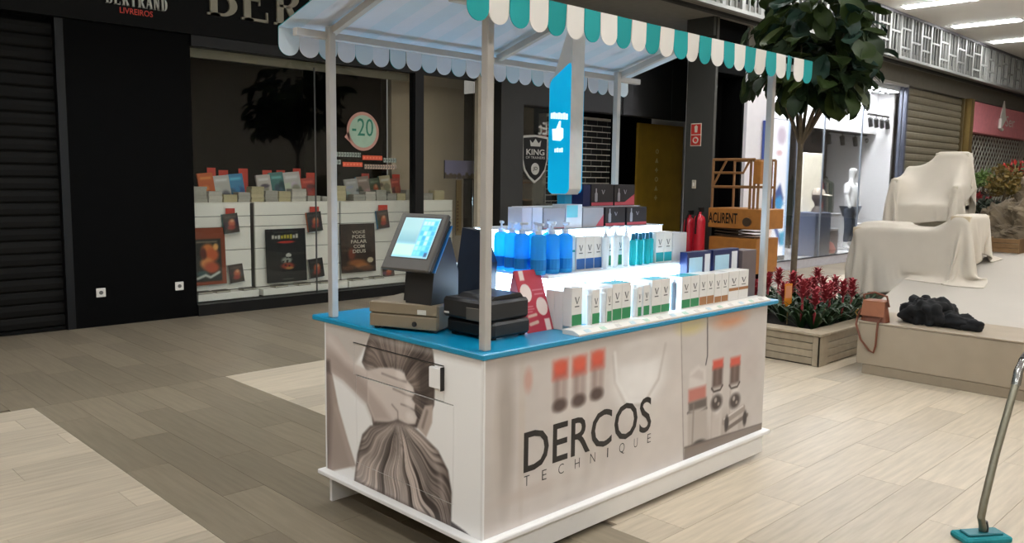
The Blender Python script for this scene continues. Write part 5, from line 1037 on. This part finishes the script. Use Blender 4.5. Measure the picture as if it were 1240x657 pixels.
LG = M('bromeliad leaf', (34, 58, 28), .4, var=.2, scale=12); RB = M('bromeliad red', (152, 48, 56), .6, var=.15, scale=20, rnd=.15)
def leaf_strip(b, ang, ln_, rise, wdt, z0=0., n=6, r0=.015):
    ca, sa = math.cos(ang), math.sin(ang); vs = []; fs = []
    for i in range(n+1):
        t = i/n; r = r0+ln_*t; z = z0+rise*math.sin(t*2.1)*1.05-.0*t; w_ = wdt*(1-t**2.2)*(.55+.45*min(1, t*3))+.001
        for s_, dz in ((-1, .25*w_), (0, 0), (1, .25*w_)): vs.append((ca*r-sa*w_*s_, sa*r+ca*w_*s_, z+dz))
    for i in range(n):
        for j in range(2): fs.append((i*3+j, i*3+j+1, i*3+j+4, i*3+j+3))
    b.add(vs, fs)
def brom(seed):
    r = random.Random(seed); b = MB()
    for k in range(18): leaf_strip(b, k*2.4+r.random()*.4, .20+.14*r.random(), .10+.16*r.random(), .017+.006*r.random())
    s = MB(); hgt = .27+.08*r.random(); s.tube([(0, 0, 0), (0, 0, hgt+.1)], [.012, .007], 6)
    for k in range(26): t = k/25; leaf_strip(s, k*2.4, .085-.035*t, .04+.015*t, .02-.006*t, hgt-.06+.12*t, 3, .004)
    return b.mesh('foliage', LG), s.mesh('flower_spike', RB)
BM = [brom(s) for s in range(5)]
spots = []
for (px, py) in ((930, 345), (943, 337), (949, 352), (968, 335), (972, 356), (978, 350), (986, 338), (997, 340), (1000, 352), (1012, 340), (1015, 356), (1027, 344), (1041, 340), (915, 350), (1050, 350), (960, 340), (990, 332), (906, 342)):
    spots.append((px, py))
r_ = random.Random(4)
for i, (px, py) in enumerate(sorted(spots)):
    z = .66; t_ = .18+.5*((py-330)/28)   # nearer plants sit lower in the view
    x = 5.25+1.25*(1-min(1, max(0, (py-331)/25))); x = min(max(x, 5.2), 6.6); q = aX(x, px, py); y = min(max(q[1], PY0+.24), PY1-.3)
    t = thing('bromeliad', (ORD[i]+' red-flowered bromeliad from the left in the timber planter'), 'plant', (x, y, PH-.039), r_.random()*6, 'red bromeliads in the planter'); m = BM[i % 5]
    link('foliage', m[0], t); o = link('flower_spike', m[1], t); o.scale = (1.15, 1.15, 1.0+.15*r_.random())
for i in range(12):
    x = PX0+.25+r_.random()*1.4; y = PY0+.25+2.2*i/12; t = thing('bromeliad', 'flowerless green bromeliad filling the timber planter', 'plant', (x, y, PH-.039), r_.random()*6, 'green bromeliads in the planter'); link('foliage', BM[i % 5][0], t)
q = aX(5.35, 955, 352); t = thing('plant_tag', 'yellow and orange tag standing among the bromeliads', 'tag', (5.35, q[1], PH-.038), -.3); MB().cbox(-.05, .05, 0, .004, .17, .40, .002).build('card', M('orange tag', (214, 130, 24), .5), t); MB().box(-.04, .04, -.0014, -.0002, .26, .38).build('print', M('tag pink print', (222, 150, 110), .5), t); MB().tube([(0, .002, 0), (0, .002, .18)], .006, 6).build('stake', M('tag stake', (120, 100, 60), .6), t)
# fiddle-leaf tree
TX = 6.25; tb_ = aX(TX, 961, 335); TY = tb_[1]
tr = thing('fig_tree', 'tall fiddle-leaf fig tree growing from the planter', 'tree', (TX, TY, PH-.038)); BK = M('fig bark', (96, 84, 66), .85, var=.2, scale=20, bump=.3)
zf = aX(TX, 962, 168)[2]-PH; trunk = [(0, 0, 0), (.012, .01, zf*.3), (-.012, -.01, zf*.6), (.0, .0, zf)]
MB().tube([(a, b_, c) for a, b_, c in trunk], [.035, .033, .03, .028], 10).build('trunk', BK, tr, True)
cen = aX(TX, 985, 50); cen = np.array([0, cen[1]-TY, cen[2]-PH])
tips = []
for k in range(9):
    a = k*2.4; tip = Vector(cen)+Vector((.45*math.cos(a), .5*math.sin(a), .05+.28*((k*37) % 9)/9-.15)); mid = Vector((0, 0, zf)).lerp(tip, .45)+Vector((0, 0, -.03)); tips.append((mid, tip)); MB().tube([(0, 0, zf-.03), mid, tip], [.022, .016, .008], 7).build('branch', BK, tr, True)
LFM = [M('fig leaf %d' % i, c, .6, var=.3, scale=7, transl=.1, spec=.25) for i, c in enumerate(((40, 54, 20), (28, 42, 20), (56, 66, 26), (22, 46, 34)))]
def figleaf(seed, mat):
    r = random.Random(seed); b = MB(); n = 8; vs = []; fs = []; Ln, Wd = .27, .095
    for i in range(n+1):
        t = i/n; w_ = Wd*(math.sin(PI*min(1, t*.97+.03))**.7)*(.62+.55*t)*(1+.05*math.sin(i*2.3+seed)); zc = -.09*t*t+.02*math.sin(t*6+seed)
        for j, s_ in enumerate((-1, -.5, 0, .5, 1)): vs.append((Ln*t+.03, w_*s_, zc+.028*abs(s_)+.012*math.sin(7*t+3*s_+seed)))
    for i in range(n):
        for j in range(4): fs.append((i*5+j, i*5+j+1, i*5+j+6, i*5+j+5))
    b.add(vs, fs); b.tube([(-.02, 0, .0), (.0, 0, .005), (.035, 0, .0)], .004, 5); b.tube([(.03, 0, .004), (.15, 0, -.012), (.28, 0, -.08)], .003, 4); return b.mesh('leaf', mat, True)
LM = [figleaf(i, LFM[i % 4]) for i in range(6)]
r_ = random.Random(12); cnt = 0
def leaf_at(P_, yaw, pitch, sc, m):
    o = link('leaf', m, tr); o.location = P_; o.rotation_euler = (r_.uniform(-.5, .5), pitch, yaw); o.scale = (sc,)*3
def pxc(px, py, dx): q = aX(TX+dx, px, py); return Vector((dx, q[1]-TY, q[2]-PH+.038))
blobs = [(985, 40, 75, 55), (985, 70, 60, 45), (940, 45, 38, 40), (1030, 45, 34, 45), (1000, 100, 40, 28), (960, 100, 34, 24), (985, 5, 60, 35), (985, -30, 60, 30), (1018, 105, 16, 16)]
while cnt < 270:
    bx, by, rx, ry = blobs[cnt % len(blobs)]; a = r_.random()*2*PI; rr_ = math.sqrt(r_.random()); px = bx+rx*rr_*math.cos(a); py = by+ry*rr_*math.sin(a)
    P_ = pxc(px, py, r_.uniform(-.6, .6)); d = P_-Vector(cen); leaf_at(P_-d.normalized()*.12, math.atan2(d.y, d.x)+r_.uniform(-.8, .8), r_.uniform(-.3, 1.0), r_.uniform(.95, 1.4), LM[cnt % 6]); cnt += 1
for (px, py) in ((915, 98), (908, 104), (1020, 120), (1008, 116), (1030, 118), (1000, 122), (905, 92), (1046, 112), (928, 92), (945, 108), (1055, 60), (1058, 42), (900, 50), (905, 36)):
    P_ = pxc(px, py-6, r_.uniform(-.5, .1)); d = P_-Vector(cen); leaf_at(P_-d.normalized()*.08, math.atan2(d.y, d.x), .9, 1.05, LM[cnt % 6]); cnt += 1

# ================================================================== BENCH, BAG, COAT
bn = thing('bench', 'long beige-grey block bench in front of the white platform', 'bench', (4.95, .56, 0)); BN = M('bench laminate', (160, 146, 126), .5, var=.06, scale=5); BL = 4.2
MB().cbox(0, .70, -BL, 0, .085, .445, .006).build('body', BN, bn); MB().cbox(-.004, .704, -BL-.004, .004, .446, .458, .002).build('seat_panel', BN, bn); MB().cbox(.004, .66, -BL+.02, -.05, 0, .083, .004).build('plinth', M('bench plinth', (146, 132, 112), .5), bn)
def roughen(o, freq, amt, smooth=True):
    """fractal relief pushed along the normals"""
    me = o.data; nn = [v.normal.copy() for v in me.vertices]
    for v, n_ in zip(me.vertices, nn): q = mnoise.fractal(v.co*freq, 1.0, 2.0, 4); v.co += n_*(q*amt); v.co.z = max(v.co.z, .0015)
    me.polygons.foreach_set('use_smooth', [smooth]*len(me.polygons)); me.update(); return o
def lump(name, c, rad, amp, mat, parent, seed=0, n=28, m=18, zfloor=None, fr=3.2):
    r = np.random.default_rng(seed); K_ = r.normal(size=(7, 3))*fr; ph = r.random(7)*6
    def fn(u, v):
        th = 2*PI*u; f_ = PI*v; d = np.array([math.sin(f_)*math.cos(th), math.sin(f_)*math.sin(th), math.cos(f_)]); s_ = 1+amp*float(np.sin(K_@d+ph).mean())*1.6
        q = np.array(c)+np.array(rad)*d*s_
        if zfloor is not None: q[2] = max(q[2], zfloor)
        return q
    o = MB().grid(fn, n, m, closeu=True).build(name, mat, parent); o.data.polygons.foreach_set('use_smooth', [True]*len(o.data.polygons)); return o
ZBN = .459
cq = aZ(ZBN, 1125, 388)
ct = thing('coat', 'crumpled black coat lying on the bench', 'coat', (5.28, .06, ZBN)); CB = M('black wool', (9, 9, 10), .95, var=.2, scale=25, bump=.4)
roughen(lump('coat_body', (0, .05, .075), (.22, .21, .13), .3, CB, ct, 3, 64, 40, .001, 4.5), 11, .03); roughen(lump('sleeve', (-.06, -.20, .05), (.10, .19, .07), .25, CB, ct, 5, 50, 30, .001, 4), 14, .022); lump('collar', (.05, .12, .12), (.14, .13, .09), .4, CB, ct, 8, 30, 20, .001, 5); lump('cuff', (-.1, -.34, .04), (.08, .09, .055), .25, CB, ct, 9, 20, 14, .001)
hb = thing('handbag', 'brown leather handbag on the bench with its strap hanging down', 'handbag', (5.03, .45, ZBN)); LE = M('brown leather', (112, 62, 38), .55, var=.12, scale=14); LED = M('dark leather strap', (110, 60, 38), .5)
def bagfn(u, v):
    a = 2*PI*u; s_ = (1-.25*v-.1*v*v); return (.07*s_*abs(math.cos(a))**.6*(1 if math.cos(a) > 0 else -1)+.03*v, .115*s_*abs(math.sin(a))**.6*(1 if math.sin(a) > 0 else -1), .001+.165*v)
bb = MB().grid(bagfn, 32, 10, closeu=True); bb.f.append(tuple(range(9*32, 10*32))); bb.m.append(0); bb.f.append(tuple(range(32))[::-1]); bb.m.append(0); bb.build('bag_body', LE, hb, True)
MB().prism([(-.072, -.10, .05), (-.072, .10, .05), (-.045, .092, .17), (-.045, -.092, .17)], (-.008, 0, 0)).prism([(-.053, .092, .17), (-.053, -.092, .17), (.06, -.085, .178), (.06, .085, .178)], (0, 0, .008)).build('flap', M('tan leather', (140, 84, 52), .55, var=.12, scale=14), hb)
MB().tube([(.02, .10, .13), (-.0, .11, .22), (0, .02, .25), (.02, -.08, .22), (.03, -.10, .13)], .009, 7).build('handle', LED, hb, True)
MB().tube([(-.03, .118, .10), (-.07, .125, .03), (-.105, .12, -.03), (-.10, .075, -.16), (-.098, 0, -.245), (-.10, -.04, -.26), (-.10, -.055, -.20), (-.102, -.06, -.08), (-.095, -.06, .004), (-.06, -.08, .06)], .0085, 7).build('strap', LED, hb, True)
MB().tube([(-.082+.0, .118, .10), (-.085, .14, .07), (-.08, .12, .04)], .005, 6).build('buckle', M('brass buckle', (176, 140, 76), .3, .8), hb)

# ================================================================== WHITE PLATFORM, DRAPED FURNITURE, ROCK
SN = M('white platform cloth', (184, 177, 166), .8, var=.03, scale=3, bump=.05)
pf = thing('display_platform', 'white sloping platform behind the bench', 'platform', (5.75, 0, 0))
MB().prism([(0, .835, 0), (0, .835, .40), (1.9, .835, .93), (4.2, .835, .93), (4.2, .835, 0)], (0, -4.8, 0)).build('ramp', SN, pf); MB().prism([(1.15, 1.55, 0), (1.15, 1.55, .40+.53*1.15/1.9), (1.9, 1.55, .93), (4.2, 1.55, .93), (4.2, 1.55, 0)], (0, -.713, 0)).build('ramp', SN, pf)
SHT = M('white dust sheet', (204, 195, 180), .85, var=.04, scale=5)
def hang_cloth(x0, x1, y0, y1, z0, h, boxes, ground, steps, seed, iters=10):
    """let a flat sheet fall over boxes: position-based cloth, returns the settled grid"""
    nx = int((x1-x0)/h)+1; ny = int((y1-y0)/h)+1; r = np.random.default_rng(seed)
    P_ = np.zeros((ny, nx, 3)); P_[..., 0] = np.linspace(x0, x1, nx)[None]; P_[..., 1] = np.linspace(y0, y1, ny)[:, None]; P_[..., 2] = z0+r.random((ny, nx))*.012
    old = P_.copy(); hx = (x1-x0)/(nx-1); hy = (y1-y0)/(ny-1); hd = math.hypot(hx, hy)
    def con(A, B, rest, k):
        d = B-A; l = np.sqrt((d*d).sum(-1, keepdims=True))+1e-9; c = d*(.5*k*(l-rest)/l); A += c; B -= c
    for st in range(steps):
        v = np.clip((P_-old)*.95, -.009, .009); old = P_.copy(); P_ += v; P_[..., 2] -= .0025; stick = np.zeros((ny, nx), bool)
        for it in range(iters):
            for o_ in (0, 1):
                a = P_[:, o_::2]; b_ = P_[:, o_+1::2]; n = min(a.shape[1], b_.shape[1]); con(a[:, :n], b_[:, :n], hx, 1)
                a = P_[o_::2]; b_ = P_[o_+1::2]; n = min(a.shape[0], b_.shape[0]); con(a[:n], b_[:n], hy, 1)
                a = P_[o_::2, :-1]; b_ = P_[o_+1::2, 1:]; n = min(a.shape[0], b_.shape[0]); con(a[:n], b_[:n], hd, .35)
                a = P_[o_::2, 1:]; b_ = P_[o_+1::2, :-1]; n = min(a.shape[0], b_.shape[0]); con(a[:n], b_[:n], hd, .35)
            m = .014
            for (bx0, bx1, by0, by1, bz0, bz1) in boxes:
                X_, Y_, Z_ = P_[..., 0], P_[..., 1], P_[..., 2]
                ins = (X_ > bx0-m) & (X_ < bx1+m) & (Y_ > by0-m) & (Y_ < by1+m) & (Z_ > bz0-m) & (Z_ < bz1+m)
                if not ins.any(): continue
                D = np.stack([X_-(bx0-m), (bx1+m)-X_, Y_-(by0-m), (by1+m)-Y_, (bz1+m)-Z_], -1)[ins]; q = D.argmin(-1); pts_ = P_[ins]; am = D[np.arange(len(q)), q]
                for ax, (k0, k1) in enumerate(((0, 1), (2, 3))):
                    s_ = q == k0; pts_[s_, ax] -= am[s_]; s_ = q == k1; pts_[s_, ax] += am[s_]
                s_ = q == 4; pts_[s_, 2] += am[s_]; s2 = ins.copy(); s2[ins] = s_
                if it > 0: hold = s2 & stick; P_[ins] = pts_; P_[hold, :2] = old[hold, :2]
                else: P_[ins] = pts_
                stick |= s2; oo = old[ins]; oo += (pts_-oo)*.3; old[ins] = oo
            g = ground(P_[..., 0], P_[..., 1])+.008; lo = P_[..., 2] < g; P_[..., 2] = np.maximum(P_[..., 2], g)
            if lo.any(): old[lo] += (P_[lo]-old[lo])*.35
    return P_
def sheet_obj(G_, label):
    ny, nx = G_.shape[:2]; b = MB(); b.v = [tuple(p_) for p_ in G_.reshape(-1, 3)]; b.f = [(j*nx+i, j*nx+i+1, (j+1)*nx+i+1, (j+1)*nx+i) for j in range(ny-1) for i in range(nx-1)]; b.m = [0]*len(b.f)
    o = b.build('dust_sheet', SHT); o.data.polygons.foreach_set('use_smooth', [True]*len(o.data.polygons))
    mo_ = o.modifiers.new('s', 'SUBSURF'); mo_.levels = 1; mo_.render_levels = 1; o.modifiers.new('t', 'SOLIDIFY').thickness = .005; return tag(o, label, 'sheet')
def zp(x): return .40+.53*min(1, max(0, (x-5.75)/1.9))
CXs, CYs = 7.0, .87
WF = M('pale timber', (196, 180, 150), .6); TW = M('chair ivory paint', (206, 198, 180), .5)
def ground_z(X_, Y_): return np.where(((Y_ > .835) & (X_ < 6.9)) | (Y_ > 1.55), .34, .40+.53*np.clip((X_-5.75)/1.9, 0, 1))
# sleigh: deck, raised end board, front curl
SB_ = [(6.78, 7.40, .461, 1.44, 1.10, 1.17), (6.78, 7.40, .28, .46, 1.10, 1.33), (6.86, 7.36, 1.02, 1.38, 1.17, 1.215)]
t = thing('sleigh_frame', 'pale wooden sleigh form hidden under the large dust sheet', 'sleigh', (7.09, .87, 0))
for nm, q in zip(('deck', 'end_board', 'seat_box'), SB_): MB().cbox(q[0]-7.09, q[1]-7.09, q[2]-.87, q[3]-.87, q[4]+(.001 if nm != 'deck' else 0), q[5], .006).build(nm, WF, t)
for a, b_ in ((6.99, .40), (6.99, 1.36), (7.34, .40), (7.34, 1.36)): MB().box(a-.03-7.09, a+.03-7.09, b_-.03-.87, b_+.03-.87, zp(a+.03)+.003, 1.099).build('leg', WF, t)
sheet_obj(hang_cloth(6.22, 7.72, -.10, 1.94, 1.36, .03, SB_, ground_z, 300, 3), 'large white dust sheet draped over a low sleigh-shaped form')
# tall armchair and its sheet
TXc, TYc = 8.05, 1.08
th = thing('throne_chair', 'white wooden armchair under the upright dust sheet', 'chair', (TXc, TYc, .932))
CB_ = [(8.12, 8.27, .74, 1.10, 1.34, 2.005), (8.12, 8.27, 1.10, 1.42, 1.34, 1.84), (7.78, 8.27, .74, 1.42, 1.35, 1.41), (7.78, 8.12, .72, .78, 1.59, 1.63), (7.78, 8.12, 1.38, 1.46, 1.59, 1.70)]
for nm, q in zip(('backrest', 'back_wing', 'seat', 'armrest', 'armrest'), CB_):
    e = .002; MB().cbox(q[0]-TXc+e, q[1]-TXc-e, q[2]-TYc+e, q[3]-TYc-e, q[4]-.932+e, q[5]-.932-e, .005).build(nm, TW, th)
for a, b_ in ((7.82, .78), (7.82, 1.38), (8.23, .78), (8.23, 1.36)): MB().cbox(a-.03-TXc, a+.03-TXc, b_-.03-TYc, b_+.03-TYc, 0, 1.35-.932, .006).build('leg', TW, th)
for b_ in (.75, 1.41): MB().box(7.79-TXc, 7.83-TXc, b_-.02-TYc, b_+.02-TYc, 1.41-.932, 1.59-.932).build('arm_post', TW, th)
sheet_obj(hang_cloth(7.36, 8.75, .44, 1.78, 2.03, .027, CB_, ground_z, 300, 9), 'white dust sheet hanging over the tall armchair')
# rock with plants
rk = thing('rock_display', 'rough brown rock mound at the right edge', 'rock', (8.3, -.12, .931)); RK = M('brown rock', (104, 92, 74), .95, var=.45, scale=7, bump=.9)
roughen(lump('rock', (0, 0, .20), (.42, .72, .42), .35, RK, rk, 2, 110, 70, .002, 5), 5.0, .16, False)
q = aX(7.72, 1217, 292); t = thing('crate', 'small weathered wooden crate against the rock mound', 'crate', (7.62, q[1], .932)); CRW = M('crate wood', (116, 88, 56), .8, var=.2, scale=12, rnd=.1)
for k in range(3): MB().cbox(0, .016, -.16, .16, .005+.05*k, .05+.05*k, .003).build('slat', CRW, t); MB().cbox(.24, .256, -.16, .16, .005+.05*k, .05+.05*k, .003).build('slat', CRW, t)
for s_ in (-1, 1): MB().cbox(.0165, .2395, s_*.152-.008, s_*.152+.008, 0, .155, .003).build('side', CRW, t)
def bush(name, label, cat, loc, rad, n, cols, seed, lw=.05, group=None):
    t = thing(name, label, cat, loc, 0, group); r = random.Random(seed)
    for gi, c in enumerate(cols):
        b = MB()
        for k in range(n//len(cols)):
            a = r.random()*2*PI; f_ = math.acos(r.uniform(-.3, 1)); rr_ = r.uniform(.5, 1); p_ = Vector((rad[0]*math.sin(f_)*math.cos(a), rad[1]*math.sin(f_)*math.sin(a), rad[2]*(.3+math.cos(f_)*.7)))*rr_
            d = Vector((r.uniform(-1, 1), r.uniform(-1, 1), r.uniform(-.3, 1))).normalized(); e = d.cross(Vector((r.uniform(-1, 1), r.uniform(-1, 1), .3))).normalized(); l_ = lw*r.uniform(.8, 1.4)
            b.add([p_, p_+d*l_+e*l_*.45, p_+d*l_*2, p_+d*l_-e*l_*.45], [(0, 1, 2, 3)])
        b.build('foliage', M(cat+' leaf '+str(c), c, .6, rnd=.1), t)['kind'] = 'stuff'
    MB().tube([(0, 0, -.05), (0, 0, rad[2]*.5)], [.02, .01], 6).build('stem', BK, t); MB().lathe([(.05, .9315-loc[2]), (.075, -.04)], (0, 0, 0), 14).build('pot', M('dark pot', (52, 46, 40), .7), t); return t
def at_rock(px, py, x): q = aX(x, px, py); return (x, q[1], q[2])
bush('red_plant', 'red poinsettia plant behind the upright dust sheet', 'plant', at_rock(1178, 250, 8.9), (.16, .2, .14), 500, ((150, 40, 46), (120, 26, 34)), 1, .035)
bush('dark_shrub', 'dark green shrub at the foot of the rock mound', 'shrub', at_rock(1190, 258, 8.75), (.18, .2, .17), 500, ((30, 42, 26), (40, 50, 30)), 2, .03)
bush('fern', 'light green fern above the dark shrub', 'fern', at_rock(1191, 228, 9.3), (.18, .2, .22), 500, ((104, 128, 62), (80, 108, 52)), 3, .035)
bush('dry_shrub', 'tall ochre shrub rising behind the rock mound', 'shrub', at_rock(1216, 240, 8.95), (.16, .2, .40), 700, ((122, 98, 36), (98, 84, 34)), 4, .03)
bush('red_plant', 'red poinsettia plant at the right edge above the rock mound', 'plant', at_rock(1240, 212, 9.3), (.18, .24, .16), 400, ((190, 50, 46), (150, 34, 36), (60, 80, 40)), 5, .035)
# ================================================================== MOP
mq = aZ(.0, 1186, 660); mo = thing('floor_mop', 'steel-handled mop with teal head at the lower right corner', 'mop', (1.98, -1.31, 0), math.atan2(-.7, .72)+.15)
TM = M('teal mop cloth', (12, 128, 136), .8, var=.15, scale=40, bump=.5)
MB().cbox(-.13, .11, -.06, .06, .001, .03, .008).build('head', TM, mo); MB().cbox(-.1, .08, -.035, .035, .0305, .042, .004).build('clip_plate', M('teal plastic', (10, 110, 120), .4), mo)
STE = M('worn steel tube', (124, 120, 104), .4, .65, var=.12, scale=30)
mp_ = Matrix.Rotation(-(math.atan2(-.7, .72)+.15), 4, 'Z')
def mpt(px, py, yv): q = aY(yv, px, py); return mp_@Vector((q[0]-1.98, q[1]+1.31, q[2]))
pth = [Vector((0, 0, .04)), mpt(1188, 626, -1.31), mpt(1191, 610, -1.31), mpt(1205, 552, -1.31), mpt(1222, 492, -1.31), mpt(1231, 462, -1.31)]
MB().tube(pth, .017, 12).build('handle', STE, mo, True); MB().tube([mpt(1230, 466, -1.31), mpt(1233, 450, -1.31), mpt(1240, 436, -1.31)], .021, 12).build('collar', M('chrome collar', (150, 150, 146), .2, .9), mo, True)
MB().tube([mpt(1239, 437, -1.31), mpt(1262, 405, -1.33), mpt(1290, 350, -1.35)], .022, 12).build('grip', TBK, mo, True); MB().lathe([(.02, .03), (.022, .06), (.015, .09)], seg=12).build('socket', TBK, mo, True)
